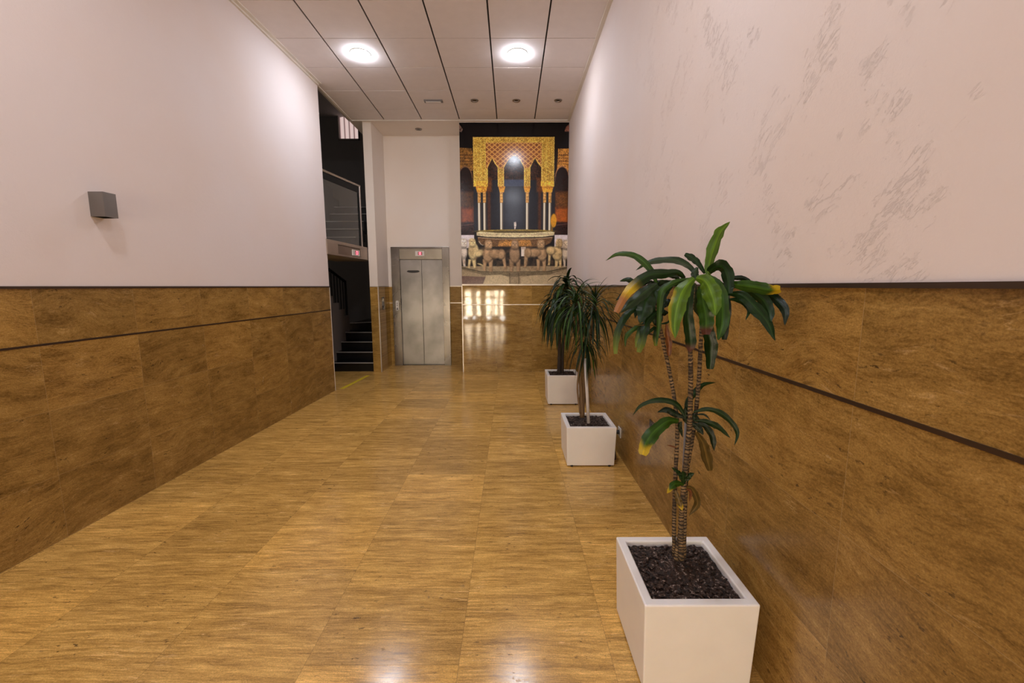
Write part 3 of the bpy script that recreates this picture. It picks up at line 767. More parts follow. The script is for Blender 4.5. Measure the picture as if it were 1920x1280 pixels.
beast(1017, 454, 1, [(1019, 474, 9, 13, -.05), (1004, 471, 13, 8, -.1), (992, 471, 6.5, 9, -.2)], [(1012, 484, 1012, 504, 5), (1023, 484, 1024, 505, 5.5), (989, 474, 987, 498, 5.5)], (166, 136, 100))
beast(967, 455, 0, [(966.5, 474, 10, 17, 0)], [(960.5, 484, 960, 506, 6.4), (973, 484, 973.5, 506, 6.4)], (150, 122, 92))
paint(rect(866, 1066, 446, 508, 2) * np.clip((n3 - .52) * 4, 0, 1), (92, 70, 48), .38, .4)
paint(line([(898, 449), (902, 455), (906, 456.5)], 1.1), (205, 190, 165), .9)
IMG = np.clip(IMG, 0, 255)
MURAL_GAIN = 1.65
L_ = IMG / 255.; L_ = np.where(L_ < .04045, L_ / 12.92, ((L_ + .055) / 1.055) ** 2.4) * MURAL_GAIN
L_ = np.clip(L_, 0, .93)
mz0, mz1, mx0, mx1 = 1.519, 4.105, XRR + .001, XR - .004
verts = np.zeros(((NY + 1) * (NX + 1), 3)); jj, ii = np.meshgrid(np.arange(NX + 1), np.arange(NY + 1))
verts[:, 0] = (mx0 + jj / NX * (mx1 - mx0)).ravel(); verts[:, 1] = YM - .004; verts[:, 2] = (mz1 - ii / NY * (mz1 - mz0)).ravel()
a_ = (ii[:-1, :-1] * (NX + 1) + jj[:-1, :-1]).ravel(); quads = np.stack([a_, a_ + NX + 1, a_ + NX + 2, a_ + 1], 1)
# back and rim so that the print is a thin real sheet
nv = len(verts); extra = np.array([(mx0, YM - .0005, mz1), (mx1, YM - .0005, mz1), (mx1, YM - .0005, mz0), (mx0, YM - .0005, mz0)])
me = bpy.data.meshes.new('wall_mural')
me.from_pydata(np.vstack([verts, extra]).tolist(), [], quads.tolist() + [[nv, nv + 1, nv + 2, nv + 3]])
ca = me.color_attributes.new('print', 'FLOAT_COLOR', 'CORNER')
cols = np.ones((len(me.loops), 4)); cols[:NX * NY * 4, :3] = np.repeat(L_.reshape(-1, 3), 4, axis=0)
ca.data.foreach_set('color', cols.ravel().astype(np.float32))
t = NT('glossy_photo_print'); at_ = t.n('ShaderNodeAttribute'); at_.attribute_name = 'print'
P, X, Y, Z = t.pos()
t.set(Base_Color=at_.outputs['Color'], Roughness=t.math('ADD', .15, t.math('MULTIPLY', t.noise(P, 30), .05)))
t.b.inputs['Specular IOR Level'].default_value = .38
me.materials.append(t.m)
o = bpy.data.objects.new('wall_mural', me); C.objects.link(o)
tag(o, 'tall glossy photo mural of a golden arcaded pavilion above a stone fountain', 'mural')

# ------------------------------------------------------------------ ceiling fittings
m_chrome = steel('brushed_ring', (.42, .38, .35), .3)
def ceiling_lamp(x, y, label, group=None):
    c = (x, y, H)
    th = thing('ceiling_lamp', label, 'ceiling lamp', c, group)
    bm = bmesh.new(); lathe(bm, [(.105, -.002), (.106, -.008), (.111, -.009), (.116, -.005), (.117, 0), (.105, 0), (.105, -.002)], c); obj('ring', bm, m_white, th, smooth=True)
    bm = bmesh.new(); lathe(bm, [(0, -.034), (.05, -.033), (.082, -.029), (.098, -.022), (.104, -.012), (.104, -.001), (0, -.001)], c); obj('diffuser', bm, m_lamp, th, smooth=True)
    return th
ceiling_lamp(-1.719, 5.15, 'left of the two glowing round ceiling lamps')
ceiling_lamp(.078, 5.15, 'right of the two glowing round ceiling lamps')
for yy, where in ((1.55, 'over the nearest planter'), (-2.05, 'just inside the entrance door')):
    for xx in (-1.719, .078):
        ceiling_lamp(xx, yy, 'glowing round ceiling lamp %s, on the %s side' % (where, 'left' if xx < 0 else 'right'), 'round ceiling lamps nearer the entrance')
def spot(x, y, label, group=None):
    c = (x, y, H)
    th = thing('ceiling_spotlight', label, 'spotlight', c, group)
    bm = bmesh.new(); lathe(bm, [(.036, .0), (.038, -.010), (.050, -.012), (.058, -.003), (.058, 0), (.036, 0)], c, 28); obj('ring', bm, m_chrome, th, smooth=True)
    bm = bmesh.new(); lathe(bm, [(0, -.004), (.018, -.005), (.031, -.001), (0, -.0005)], c, 24); obj('lens', bm, m_black, th, smooth=True)
spot(-.519, 6.357, 'unlit ceiling spotlight, leftmost of the three in the row')
spot(.081, 6.357, 'unlit ceiling spotlight in the middle of the row of three')
spot(.681, 6.357, 'unlit ceiling spotlight, rightmost of the three by the right wall')
spot(-1.56, 7.45, 'single unlit spotlight above the elevator door')
th = thing('emergency_light', 'slim rectangular emergency light on a ceiling tile left of the spotlights', 'emergency light', (-1.107, 6.357, H))
bm = bmesh.new(); bx(bm, -1.24, -.974, 6.32, 6.394, H - .022, H - .001); obj('housing', bm, plain('grey_housing', (.17, .15, .14), .5), th, bevel=.006)
bm = bmesh.new(); bx(bm, -1.215, -1.0, 6.338, 6.376, H - .027, H - .0215); obj('lens', bm, plain('frosted_lens', (.75, .70, .66), .3), th, bevel=.002)

# wall lamp on the left wall
yl0, yl1, zl0, zl1 = 2.70, 2.785, 1.922, 2.073
th = thing('wall_lamp', 'small brushed steel box lamp on the left wall', 'wall lamp', (lx(2.77), 2.77, 2.0))
x0 = lx(2.77)
bm = bmesh.new()
D = .093; tk = .004
skew = lambda b, y0, y1, t0, t1, z0, z1: skew_box(b, y0, y1, t0, t1, z0, z1, 0)
skew(bm, yl0, yl1, D, D - tk, zl0, zl1); skew(bm, yl0, yl0 + tk, D - tk, .001, zl0, zl1); skew(bm, yl1 - tk, yl1, D - tk, .001, zl0, zl1); skew(bm, yl0 + tk, yl1 - tk, .005, .001, zl0, zl1)
obj('housing', bm, steel('lamp_box_steel', (.34, .33, .31), .20), th)
bm = bmesh.new(); skew(bm, yl0 + tk, yl1 - tk, D - tk - .001, .006, zl0 + .03, zl0 + .034)
obj('reflector', bm, m_chrome, th)
bm = bmesh.new(); skew(bm, yl0 + .02, yl1 - .02, 0.07, .03, zl0 + .012, zl0 + .03)
obj('bulb', bm, m_white, th)

# sockets low on the right wall
def socket(y, z, label, plug=False):
    th = thing('wall_socket', label, 'socket', (XR, y, z))
    bm = bmesh.new(); bx(bm, XR - .009, XR, y - .042, y + .042, z - .042, z + .042); obj('plate', bm, m_steel_dark if not plug else m_white, th, bevel=.003)
    bm = bmesh.new(); tube(bm, [(XR - .0105, y, z), (XR - .009, y, z)], .021, 20); obj('insert', bm, m_black, th)
    return th
socket(3.50, .215, 'wall socket beside the middle planter with a black plug in it', True)
socket(2.70, .54, 'grey metal wall socket above the skirting behind the nearest plant')
cb = thing('power_cord', 'black plug and cord running from the wall socket to the middle planter', 'cord', (XR, 3.45, .2))
bm = bmesh.new(); tube(bm, [(XR - .048, 3.50, .215), (XR - .030, 3.50, .215), (XR - .0107, 3.50, .215)], .017, 12); obj('plug', bm, m_black, cb)
bm = bmesh.new(); tube(bm, catmull([(XR - .045, 3.50, .205), (XR - .055, 3.49, .14), (XR - .05, 3.44, .05), (XR - .06, 3.40, .008), (XR - .08, 3.45, .006), (XR - .087, 3.5, .02)], 30), .004, 8); obj('cord', bm, m_black, cb, smooth=True)

# ------------------------------------------------------------------ plants
def leaf_material(name, rough=.34):
    t = NT(name); a = t.n('ShaderNodeAttribute'); a.attribute_name = 'leafcol'
    P, X, Y, Z = t.pos()
    v = t.noise(P, 40, 4)
    c = t.mix(t.math('MULTIPLY', v, .5), a.outputs['Color'], t.mix(1.0, a.outputs['Color'], (.5, .54, .45), 'MULTIPLY'))
    al = a.outputs['Alpha']                                  # runs across the blade: parallel veins and a midrib
    vein = t.noise(t.vec(t.math('MULTIPLY', al, 26), 0, 0), 1.0, 3, .6)
    c = t.mix(t.ramp(vein, [(.40, 0), (.62, .55)]), c, t.mix(1.0, c, (.45, .5, .4), 'MULTIPLY'))
    rib = t.ramp(t.math('ABSOLUTE', t.math('SUBTRACT', al, .5)), [(.015, .5), (.05, 0)])
    c = t.mix(rib, c, t.mix(1.0, c, (1.9, 1.7, 1.5), 'MULTIPLY'))
    t.set(Base_Color=c, Roughness=rough); t.b.inputs['Specular IOR Level'].default_value = .24
    t.bump(t.math('ADD', vein, t.math('MULTIPLY', t.noise(P, 45, 3), .6)), .35, .002)
    # thin leaves let a little light through
    tr = t.n('ShaderNodeBsdfTranslucent'); t.put(tr.inputs[0], c)
    mx = t.n('ShaderNodeMixShader'); mx.inputs[0].default_value = .10
    out = [q for q in t.t.nodes if q.type == 'OUTPUT_MATERIAL'][0]
    t.t.links.new(t.b.outputs[0], mx.inputs[1]); t.t.links.new(tr.outputs[0], mx.inputs[2]); t.t.links.new(mx.outputs[0], out.inputs[0])
    return t.m
m_leaf = leaf_material('dracaena_leaf', .27)
m_leaf_dark = leaf_material('narrow_leaf', .42)

class Foliage:
    def __init__(s): s.bm = bmesh.new(); s.l = s.bm.loops.layers.float_color.new('leafcol')
    def ribbon(s, pts, sides, normals, widths, colf, across=4, fold=.22, wave=0, seed=0):
        """pts list; half-width per point; colf(s, v) -> rgb with v in -1..1 across"""
        rows = []; n = len(pts)
        for i, p in enumerate(pts):
            w_ = widths[i]; row = []
            for j in range(across + 1):
                v = -1 + 2 * j / across
                h = fold * w_ * abs(v) + wave * w_ * math.sin(i * 1.1 + seed + (3 if v > 0 else 0)) * abs(v)
                row.append((s.bm.verts.new(p + sides[i] * (w_ * v) + normals[i] * h), i / (n - 1), v))
            rows.append(row)
        for A, B in zip(rows, rows[1:]):
            for j in range(across):
                q = (A[j], A[j + 1], B[j + 1], B[j])
                try: f = s.bm.faces.new([k[0] for k in q])
                except ValueError: continue
                f.smooth = True
                for lp, k in zip(f.loops, q):
                    c = colf(k[1], k[2]); lp[s.l] = (c[0], c[1], c[2], k[2] * .5 + .5)
    def build(s, name, mat, parent):
        return obj(name, s.bm, mat, parent)

COL = {'b': (.080, .158, .010), 'm': (.030, .078, .008), 'd': (.010, .030, .006), 'k': (.006, .016, .005), 'g': (.020, .040, .015),
       'br': (.16, .055, .018), 'ol': (.12, .075, .020)}
YEL = (.62, .42, .02); TIPBR = (.36, .15, .05); YG = (.16, .20, .02)
def leaf_col(base, tip):
    c0 = COL[base]
    def f(s_, v):
        k = 1 + .55 * (1 - min(1, abs(v) * 3)) + .18 * math.sin(v * 9) + .12 * math.sin(s_ * 17 + v * 3)
        c = [q * k for q in c0]
        if tip == 'y':      # yellowing from the tip and the margins
            a = max(0, min(1, (s_ - .80 + .12 * abs(v)) / .12)); c = [q + (r - q) * a for q, r in zip(c, YEL)]
        elif tip == 'o':
            a = max(0, min(1, (s_ - .62) / .12)); c = [q + (r - q) * a for q, r in zip(c, YEL)]
            a = max(0, min(1, (s_ - .78) / .08)); c = [q + (r - q) * a for q, r in zip(c, TIPBR)]
        elif tip == 'n':
            a = max(0, min(1, (s_ - .80) / .1)); c = [q + (r - q) * a for q, r in zip(c, (.09, .025, .010))]
        elif tip == 'g':
            a = max(0, min(1, (s_ - .6) / .35)); c = [q + (r - q) * a for q, r in zip(c, YG)]
        elif tip == 'e':
            a = max(0, min(1, (-v - .55) / .3)) * (1 if s_ > .35 else 0); c = [q + (r - q) * a * .6 for q, r in zip(c, YEL)]
        return c
    return f
def px_leaf(F, conv, pts, wpx, d0, d1, base='d', tip=None, blunt=False, twist=0, peak=.45, Yc=1.52, seed=0, mid=None):
    """one leaf: outline points from base to tip, its own depth running from Yc+d0 to Yc+d1"""
    n = 22; m = len(pts) - 1
    P3 = []
    for i, (a, b) in enumerate(pts):
        s_ = i / m; dd = d0 + (d1 - d0) * s_
        if mid is not None: dd += mid * 4 * s_ * (1 - s_)
        x, y = conv(a, b); P3.append(at(x, y, Yc + dd))
    c = catmull(P3, n); sides, nors, ws = [], [], []
    rmet = wpx / 2 / FPX * Yc / math.cos(twist)
    for i, p in enumerate(c):
        tg = (c[min(i + 1, n)] - c[max(i - 1, 0)]).normalized()
        vd = (p - Vector((0, 0, EYE))).normalized()
        sd = tg.cross(vd)
        if sd.length < .2: sd = tg.cross(Vector((0, 0, 1)))
        sd.normalize(); nr = sd.cross(tg).normalized()
        if nr.dot(vd) > 0: nr = -nr
        tw = twist * math.sin(math.pi * (.2 + .6 * i / n))
        sd2 = sd * math.cos(tw) + nr * math.sin(tw); nr2 = nr * math.cos(tw) - sd * math.sin(tw)
        s_ = i / n
        if s_ < peak: wv = .30 + .70 * math.sin(s_ / peak * math.pi / 2)
        else:
            q = (s_ - peak) / (1 - peak); wv = (1 - .35 * q - .2 * q ** 6) if blunt else max(.015, math.cos(q * math.pi / 2) ** .8)
        wv *= 1 + .07 * math.sin(i * .9 + seed * 1.7) + .04 * math.sin(i * 2.3 + seed)
        sides.append(sd2); nors.append(-nr2); ws.append(rmet * wv)
    F.ribbon(c, sides, nors, ws, leaf_col(base, tip), 8, .30, .13, seed)

def cane_material():
    t = NT('ringed_cane_bark'); P, X, Y, Z = t.pos()
    z2 = t.math('ADD', t.math('MULTIPLY', Z, 75), t.math('MULTIPLY', t.noise(P, 30, 4), 2.4))
    rg = t.ramp(t.math('FRACT', z2), [(0, .0), (.25, .1), (.42, 1), (.75, .85), (1, 0)])
    c = t.mix(t.math('MULTIPLY', rg, t.ramp(t.noise(P, 26, 4), [(.36, .15), (.62, 1)])), (.020, .013, .008), (.30, .19, .085))
    t.set(Base_Color=c, Roughness=.8); t.bump(rg, .5, .004); return t.m
m_cane = cane_material()
m_cane_brown = plain('tan_cane_bark', (.20, .12, .055), .8)
t = NT('potting_bark'); P, X, Y, Z = t.pos()
c = t.ramp(t.noise(P, 70, 5, .7), [(.38, (.005, .003, .002)), (.5, (.026, .011, .005)), (.58, (.060, .028, .016)), (.655, (.42, .34, .29))])
t.set(Base_Color=c, Roughness=t.math('ADD', .42, t.math('MULTIPLY', t.noise(P, 50), .4))); t.bump(t.noise(P, 90, 5), .8, .01); m_soil = t.m

def planter(x0, y0, s, h, th, wall=.036, seed=1):
    """rotomoulded square planter: hollow shell with thick rounded rim"""
    bm = bmesh.new(); x1, y1 = x0 + s, y0 + s
    zb = .008
    def ring(a, z): return [bm.verts.new(p) for p in ((x0 + a, y0 + a, z), (x1 - a, y0 + a, z), (x1 - a, y1 - a, z), (x0 + a, y1 - a, z))]
    R = [ring(.010, zb), ring(0, h), ring(wall, h), ring(wall + .004, h - .07)]
    bm.faces.new(R[0][::-1])
    for A, B in zip(R, R[1:]):
        for k in range(4): bm.faces.new((A[k], A[(k + 1) % 4], B[(k + 1) % 4], B[k]))
    bm.faces.new(R[-1])
    p = obj('planter_box', bm, m_pot, th, smooth=False, bevel=.006)
    for k, (fx, fy) in enumerate(((.05, .015), (s - .05, .015), (.05, s - .015), (s - .05, s - .015))):
        bm = bmesh.new(); lathe(bm, [(0, .0005), (.011, .0005), (.011, .014), (0, .014)], (x0 + fx, y0 + fy, 0), 12); f = obj('foot', bm, m_black); f.parent = p
        f.data.transform(Matrix.Translation(-world_loc(p)))
    # soil: lumpy bed plus bark chips, all one part
    random.seed(seed); bm = bmesh.new(); n = 34; a0 = wall + .002; w_ = s - 2 * a0; g = []
    for j in range(n + 1):
        g.append([bm.verts.new((x0 + a0 + w_ * i / n, y0 + a0 + w_ * j / n, h - .022 + .010 * noise.noise(Vector((x0 * 9 + i * .35, j * .35, seed))) + random.uniform(-.003, .003) + .016 * math.exp(-(((i - n / 2) / 7) ** 2 + ((j - n / 2) / 7) ** 2)))) for i in range(n + 1)])
    for j in range(n):
        for i in range(n): bm.faces.new((g[j][i], g[j][i + 1], g[j + 1][i + 1], g[j + 1][i]))
    for k in range(420 if seed == 1 else 160):
        px_, py_ = x0 + a0 + .01 + random.random() * (w_ - .02), y0 + a0 + .01 + random.random() * (w_ - .02)
        q = random.uniform(.003, .009); mat = Matrix.Translation((px_, py_, h - .016)) @ Matrix.Rotation(random.random() * 6.28, 4, 'Z') @ Matrix.Rotation(random.uniform(-.5, .5), 4, 'X') @ Matrix.Diagonal((q * 1.8, q, q * .5, 1))
        bmesh.ops.create_icosphere(bm, subdivisions=1, radius=1, matrix=mat)
    obj('soil', bm, m_soil, th)
    return p

# --- nearest plant: three tall canes, broad strap leaves
PX, PY, PS, PH = .4715, 1.3333, .4108, .3603
pl = thing('potted_plant', 'nearest potted plant with broad strap leaves and ringed canes in a white cube planter', 'potted plant', (PX + PS / 2, PY + PS / 2, 0))
planter(PX, PY, PS, PH, pl, seed=1)
Y0 = 1.56
def cane(pts, r0, r1, name='cane', mat=None, par=None, n=60):
    bm = bmesh.new(); c = catmull(pts, n)
    tube(bm, c, lambda s_: (r0 + (r1 - r0) * s_) * (1 + .07 * math.sin(s_ * n * 1.9)), 10)
    return obj(name, bm, mat or m_cane, par, smooth=True)
cane([at(1264, 1042, 1.57), at(1264, 960, 1.56), at(1267, 880, 1.56), at(1270, 800, 1.56), at(1264, 745, 1.57), at(1254, 690, 1.58), at(1243, 640, 1.58), at(1234, 590, 1.57), at(1230, 535, 1.56)], .0085, .0070, par=pl)
cane([at(1277, 1050, 1.53), at(1277, 980, 1.54), at(1283, 900, 1.54), at(1290, 830, 1.54), at(1294, 770, 1.53), at(1295, 700, 1.52), at(1294, 640, 1.52), at(1296, 580, 1.51), at(1300, 530, 1.50)], .011, .0075, par=pl)
cane([at(1282, 1045, 1.58), at(1284, 950, 1.58), at(1288, 880, 1.58), at(1298, 820, 1.58), at(1306, 760, 1.58), at(1311, 700, 1.57), at(1314, 640, 1.56), at(1318, 590, 1.55), at(1328, 535, 1.53)], .0095, .0070, par=pl)
cane([at(1268, 1050, 1.545), at(1272, 1010, 1.55), at(1280, 970, 1.545)], .010, .005, par=pl, n=20)
bm = bmesh.new(); tube(bm, [at(1274, 1040, 1.60), at(1281, 900, 1.60), at(1287, 784, 1.60)], .0065, 10); obj('stake', bm, plain('grey_pole', (.22, .20, .19), .5), pl, smooth=True)

z6 = lambda x, y: (1120 + x / 4.266, 400 + y / 4.266)
z8 = lambda x, y: (1140 + x / 8.533, 550 + y / 8.533)
z7 = lambda x, y: (1160 + x / 4, 690 + y / 4)
F = Foliage()
L6 = [
 ([(885, 500), (895, 420), (925, 300), (970, 180), (1005, 125), (1062, 66)], 20, .02, .06, 'b', None, 0, .5, .5),
 ([(1040, 560), (1140, 575), (1260, 590), (1380, 612), (1462, 606)], 21, -.02, -.16, 'm', 'y', 1, .2, .5),
 ([(1040, 640), (1160, 655), (1270, 760), (1360, 870), (1422, 1020)], 20, -.02, -.18, 'd', None, 0, -.3, .5),
 ([(1150, 600), (1240, 630), (1330, 700), (1375, 790), (1390, 870)], 19, -.04, -.15, 'd', None, 0, .4, .5),
 ([(1200, 600), (1340, 640), (1430, 690), (1500, 780), (1500, 895)], 16, -.04, -.21, 'k', None, 0, .3, .5),
 ([(1035, 690), (1110, 690), (1180, 725), (1212, 780), (1185, 855)], 9, 0, -.1, 'd', None, 0, .2, .4),
 ([(1000, 520), (1100, 515), (1180, 520), (1250, 560)], 9, .03, -.02, 'k', None, 0, 0, .4),
 ([(885, 490), (930, 440), (1000, 430), (1040, 510), (1050, 640)], 22, .03, -.05, 'd', None, 1, .5, .6),
 ([(1020, 480), (1060, 462), (1085, 460)], 7, .03, .02, 'k', None, 1, .2, .5),
 ([(1010, 530), (1050, 545), (1075, 600)], 16, 0, -.05, 'd', None, 1, .2, .5),
 ([(780, 560), (770, 660), (790, 740), (815, 830)], 17, .04, .06, 'g', None, 0, .2, .5),
 ([(840, 640), (860, 850), (905, 1040), (900, 1245)], 24, .05, .04, 'd', None, 1, .2, .7),
 ([(960, 530), (1015, 620), (1030, 800), (1015, 1010)], 17, .01, -.02, 'k', None, 1, .1, .6),
 ([(770, 560), (735, 690), (725, 850), (745, 1010), (737, 1115)], 20, -.02, -.04, 'd', 'n', 0, .2, .75),
 ([(820, 580), (845, 700), (870, 840), (868, 968)], 27, -.03, -.07, 'm', 'n', 1, .2, .6),
 ([(890, 500), (970, 580), (1000, 740), (995, 900), (965, 1015)], 22, -.02, -.09, 'm', None, 0, .15, .6),
 ([(775, 515), (700, 590), (650, 700), (620, 860), (622, 1000)], 29, -.05, -.12, 'b', 'e', 0, .1, .45),
 ([(790, 515), (860, 540), (905, 620), (935, 720), (945, 820)], 30, -.06, -.14, 'b', None, 0, .1, .5),
 ([(860, 480), (810, 400), (760, 355), (700, 325)], 13, .04, .08, 'd', None, 1, .3, .7),
 ([(790, 500), (745, 430), (650, 375), (520, 370), (400, 395), (308, 455)], 13, .03, .10, 'g', None, 0, .4, .45),
 ([(800, 430), (780, 480), (790, 530)], 14, .02, 0, 'g', None, 1, 0, .5),
]
for k, (p, w_, a, b, col, tip, bl, tw, pk) in enumerate(L6):
    px_leaf(F, z6, p, w_, a, b, col, tip, bool(bl), tw, pk, 1.51, k)
F.build('leaf_crown', m_leaf, pl)
F = Foliage()
L6 = [
 ([(475, 560), (440, 470), (370, 385), (280, 330), (160, 325), (66, 378)], 13, .0, .08, 'm', None, 0, .3, .35),
 ([(700, 520), (640, 470), (540, 480), (420, 490), (300, 570), (220, 660), (150, 790)], 19, .0, -.12, 'd', 'o', 1, .2, .6),
 ([(350, 570), (290, 545), (240, 528), (178, 542)], 10, .03, .06, 'd', None, 0, .2, .5),
 ([(440, 540), (330, 570), (230, 630), (145, 698)], 12, .05, .02, 'k', None, 0, .2, .5),
 ([(480, 560), (400, 610), (290, 700), (185, 795)], 20, -.02, -.10, 'g', None, 0, .2, .5),
 ([(480, 570), (400, 660), (370, 780), (340, 880)], 30, -.01, -.06, 'd', None, 0, .2, .45),
 ([(440, 600), (380, 620), (330, 700), (300, 840)], 19, .03, .0, 'k', None, 0, .2, .5),
 ([(490, 560), (475, 680), (490, 820), (500, 900)], 21, .03, .03, 'k', None, 0, .1, .4),
 ([(470, 560), (500, 560), (580, 560), (700, 575)], 13, .02, .04, 'g', None, 0, .2, .5),
 ([(600, 580), (550, 620), (510, 700), (490, 830)], 14, .0, -.02, 'd', None, 0, .2, .5),
 ([(740, 520), (650, 540), (560, 580), (505, 660), (490, 900), (470, 1060)], 12, -.02, -.05, 'm', None, 0, .2, .45),
 ([(500, 540), (420, 600), (395, 720), (400, 850)], 22, .02, -.02, 'k', None, 0, .2, .5),
 ([(560, 560), (520, 600), (470, 640), (450, 760)], 15, -.01, -.03, 'd', None, 0, .3, .5),
 ([(460, 620), (470, 720), (450, 800), (460, 900)], 17, .04, .03, 'd', None, 0, .2, .5),
 ([(520, 700), (500, 780), (440, 830), (360, 880)], 14, .02, -.02, 'd', 'g', 0, .2, .5),
 ([(600, 700), (560, 710), (520, 760)], 13, .02, .02, 'k', None, 0, .1, .5),
 ([(560, 500), (620, 505), (660, 520)], 9, .03, .02, 'k', None, 0, .1, .5),
]
for k, (p, w_, a, b, col, tip, bl, tw, pk) in enumerate(L6):
    px_leaf(F, z6, p, w_, a, b, col, tip, bool(bl), tw, pk, 1.55, k + 40)
L8 = [
 ([(560, 230), (430, 250), (290, 350), (170, 560), (125, 780), (120, 965)], 13, .0, -.08, 'd', 'g', 1, .2, .55),
 ([(700, 440), (520, 510), (370, 600), (285, 710), (278, 860)], 9, .02, .02, 'm', None, 0, .2, .5),
 ([(800, 330), (680, 400), (560, 540), (480, 680), (440, 880)], 13, .0, -.06, 'd', 'g', 0, .2, .5),
 ([(800, 280), (640, 420), (590, 560), (540, 760), (490, 940)], 16, -.01, -.08, 'd', 'g', 1, .2, .6),
 ([(800, 420), (785, 560), (760, 700), (765, 840)], 11, .0, .0, 'd', 'g', 1, .1, .6),
 ([(830, 300), (900, 310), (970, 305)], 12, .0, .02, 'k', None, 0, .1, .5),
 ([(800, 480), (700, 580), (600, 640), (560, 720)], 7, .02, .0, 'd', None, 0, .1, .5),
 ([(820, 480), (900, 480), (970, 450), (1000, 370)], 4, .0, .0, 'd', None, 0, .1, .5),
 ([(800, 540), (720, 510), (600, 505), (280, 515)], 2.5, .0, -.05, 'ol', None, 0, 0, .5),
 ([(935, 490), (945, 640), (975, 820), (975, 1000)], 11, -.02, -.02, 'br', None, 1, .2, .7),
]
for k, (p, w_, a, b, col, tip, bl, tw, pk) in enumerate(L8):
    px_leaf(F, z8, p, w_, a, b, col, tip, bool(bl), tw, pk, 1.55, k + 70)
F.build('leaf_crown', m_leaf, pl)
F = Foliage()
L7 = [
 ([(500, 365), (440, 275), (350, 240), (250, 245), (160, 285), (104, 356)], 11, .0, .03, 'd', None, 0, .3, .3),
 ([(490, 370), (430, 345), (360, 312), (290, 330)], 13, .0, .02, 'k', None, 0, .2, .5),
 ([(450, 395), (370, 395), (270, 470), (205, 560), (180, 650)], 25, -.02, -.12, 'm', 'y', 1, .2, .65),
 ([(500, 350), (525, 250), (585, 170), (640, 122), (730, 106)], 12, .02, .06, 'd', None, 0, .2, .35),
 ([(560, 330), (660, 308), (760, 335), (850, 410), (890, 490), (868, 582)], 11, .0, -.06, 'd', None, 0, .2, .45),
 ([(570, 350), (640, 348), (690, 390)], 4, .0, -.02, 'k', None, 0, 0, .5),
 ([(560, 390), (660, 405), (750, 445), (838, 524)], 12, .0, -.03, 'd', None, 0, .2, .5),
 ([(560, 420), (640, 430), (700, 510), (716, 622)], 12, -.01, -.04, 'k', None, 0, .2, .65),
 ([(580, 480), (630, 560), (655, 650), (685, 770)], 20, .02, .03, 'ol', None, 1, .2, .75),
 ([(540, 400), (600, 450), (635, 500)], 12, -.01, -.03, 'k', None, 0, 0, .5),
 ([(520, 340), (560, 360), (610, 390)], 12, -.01, -.02, 'k', None, 0, .0, .5),
 ([(500, 300), (500, 360), (510, 420)], 14, .0, .0, 'k', None, 0, .0, .5),
 ([(470, 400), (460, 440), (480, 520)], 8, .0, .0, 'k', None, 0, .0, .5),
 ([(440, 600), (400, 585), (360, 575)], 3, .0, .0, 'br', None, 0, .0, .5),
 ([(487, 860), (455, 790), (395, 742)], 9, .0, .01, 'd', None, 0, 0, .3),
 ([(492, 865), (525, 810), (568, 786)], 11, .0, -.01, 'd', None, 0, 0, .4),
 ([(487, 870), (485, 810), (480, 770)], 14, -.01, -.02, 'd', None, 0, 0, .4),
 ([(490, 870), (420, 868), (362, 938)], 13, -.01, -.05, 'm', 'y', 0, .1, .5),
 ([(425, 915), (450, 990), (478, 1068)], 12, -.01, -.03, 'ol', 'y', 0, .1, .6),
 ([(510, 890), (550, 910), (590, 1010), (528, 1105)], 13, .0, .02, 'ol', None, 0, .1, .6),
 ([(505, 900), (540, 930), (530, 1000)], 6, .0, .0, 'br', None, 0, .1, .5),
]
for k, (p, w_, a, b, col, tip, bl, tw, pk) in enumerate(L7):
    px_leaf(F, z7, p, w_, a, b, col, tip, bool(bl), tw, pk, 1.54, k + 110)
F.build('leaf_crown', m_leaf, pl)

# --- rosette generator for the two plants behind
def rosette(F, c, n, L, wd, e0=1.2, e1=-.3, droop=2.2, seed=0, cols=('d', 'k'), xmax=XR - .02, stiff=0):
    rd = random.Random(seed); c = Vector(c)
    for k in range(n):
        az = k * 2.39996 + rd.uniform(-.3, .3); q = (k + .5) / n
        el_ = e0 + (e1 - e0) * q + rd.uniform(-.12, .12); l = L * rd.uniform(.75, 1.1) * (.55 + .45 * min(1, q * 2.2))
        N = 13; p = Vector(c) + Vector((0, 0, -.10 * q)); pts = [p.copy()]; e = el_
        kx_ = rd.uniform(.8, 1.25)
        for i in range(N):
            e -= droop * kx_ / N * (1.25 - .5 * i / N) * max(.12, math.cos(e) + .25 if e > -1.3 else .05)
            e = max(e, -1.52)
            p = p + Vector((math.cos(e) * math.cos(az), math.cos(e) * math.sin(az), math.sin(e))) * (l / N)
            if p.x > xmax: p.x = xmax - .003
            pts.append(p.copy())
        sides, nors, ws = [], [], []
        tw = rd.uniform(-.6, .6)
        for i, pp in enumerate(pts):
            tg = (pts[min(i + 1, N)] - pts[max(i - 1, 0)]).normalized(); hz = Vector((-math.sin(az), math.cos(az), 0))
            nr = tg.cross(hz).normalized()
            if nr.z > 0: nr = -nr
            a = tw * i / N
            sides.append(hz * math.cos(a) + nr * math.sin(a)); nors.append(-nr)
            s_ = i / N; ws.append(wd / 2 * max(.03, (.5 + .5 * min(1, s_ * 3.5)) * (1 - max(0, (s_ - .45) / .55) ** 1.6)))
        b = cols[0] if rd.random() < .5 else cols[1]
        if rd.random() < .08 and len(cols) > 2: b = cols[2]
        F.ribbon(pts, sides, nors, ws, leaf_col(b, None), 2, .3)

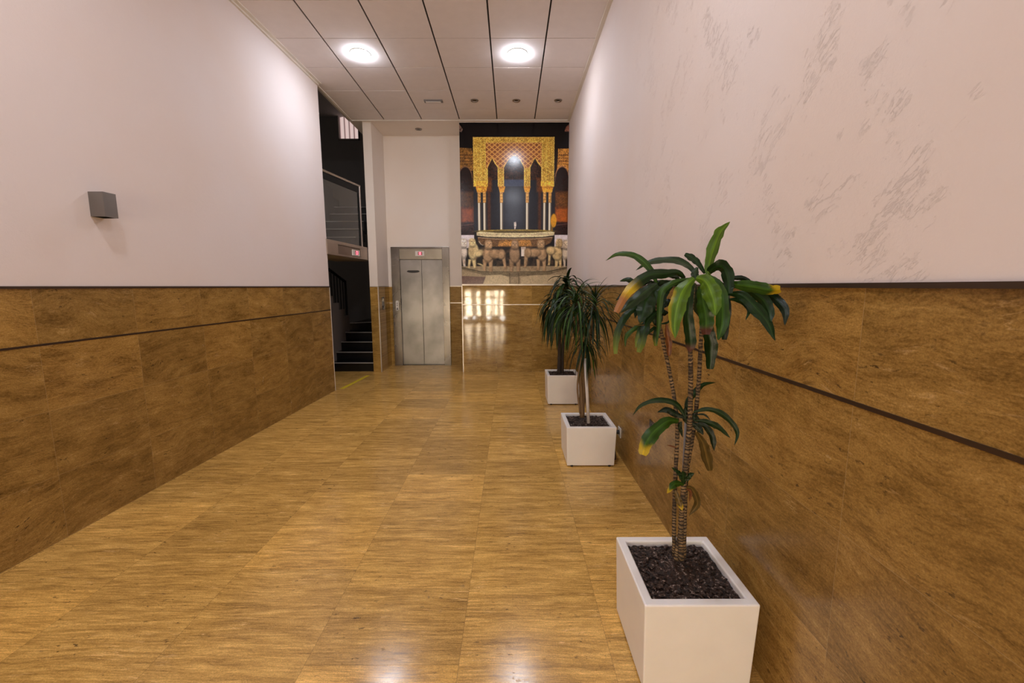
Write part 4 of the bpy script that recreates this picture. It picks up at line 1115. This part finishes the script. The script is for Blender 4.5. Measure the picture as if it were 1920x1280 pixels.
# middle plant
QX, QY, QS, QH = .4505, 3.2647, .4108, .338
pm_ = thing('potted_plant', 'middle potted plant with thin drooping grassy leaves and a white stake', 'potted plant', (QX + QS / 2, QY + QS / 2, 0))
planter(QX, QY, QS, QH, pm_, seed=2)
cane([at(1091, 782, 3.46), at(1090, 740, 3.46), at(1087, 700, 3.45), at(1088, 650, 3.45), at(1082, 580, 3.45), at(1080, 548, 3.45)], .017, .011, mat=m_cane_brown, par=pm_, n=30)
cane([at(1093, 782, 3.48), at(1094, 740, 3.48), at(1096, 700, 3.48), at(1104, 650, 3.48), at(1112, 600, 3.48), at(1118, 560, 3.48)], .014, .010, mat=m_cane_brown, par=pm_, n=30)
cane([at(1088, 775, 3.44), at(1083, 735, 3.43), at(1084, 705, 3.43), at(1091, 670, 3.43)], .008, .006, mat=m_cane_brown, par=pm_, n=20)
bm = bmesh.new(); tube(bm, [at(1103.5, 793, 3.36), at(1101, 740, 3.38), at(1097, 672, 3.40)], .0135, 12); obj('stake', bm, plain('white_pole', (.62, .58, .56), .4), pm_, smooth=True)
F = Foliage(); rosette(F, at(1080, 560, 3.43), 95, .46, .014, 1.45, -.6, 1.75, 11, ('m', 'd', 'm')); F.build('leaf_crown', m_leaf_dark, pm_)
F = Foliage(); rosette(F, at(1115, 566, 3.40), 105, .44, .011, 1.45, -.6, 1.45, 12, ('d', 'k', 'm')); F.build('leaf_crown', m_leaf_dark, pm_)
F = Foliage(); rosette(F, at(1100, 630, 3.42), 60, .34, .011, .9, -.9, 1.6, 13, ('d', 'k', 'm')); F.build('leaf_crown', m_leaf_dark, pm_)
# farthest plant
RX, RY, RS, RH = .4508, 5.0796, .4108, .375
pf = thing('potted_plant', 'farthest potted plant, dark bushy leaves in a white cube planter below the mural', 'potted plant', (RX + RS / 2, RY + RS / 2, 0))
planter(RX, RY, RS, RH, pf, seed=3)
cane([at(1048, 700, 5.29), at(1049, 660, 5.29), at(1048, 600, 5.29), at(1050, 555, 5.29)], .026, .018, par=pf, n=30, mat=plain('dark_cane_bark', (.035, .022, .015), .8))
cane([at(1054, 700, 5.32), at(1055, 650, 5.32), at(1060, 590, 5.32), at(1062, 540, 5.32)], .022, .016, par=pf, n=30, mat=plain('dark_cane_bark', (.035, .022, .015), .8))
F = Foliage(); rosette(F, at(1046, 565, 5.27), 62, .58, .040, 1.2, -.5, 2.2, 21, ('d', 'k')); F.build('leaf_crown', m_leaf_dark, pf)
F = Foliage(); rosette(F, at(1063, 532, 5.31), 62, .50, .036, 1.45, -.4, 2.2, 22, ('d', 'k', 'm')); F.build('leaf_crown', m_leaf_dark, pf)
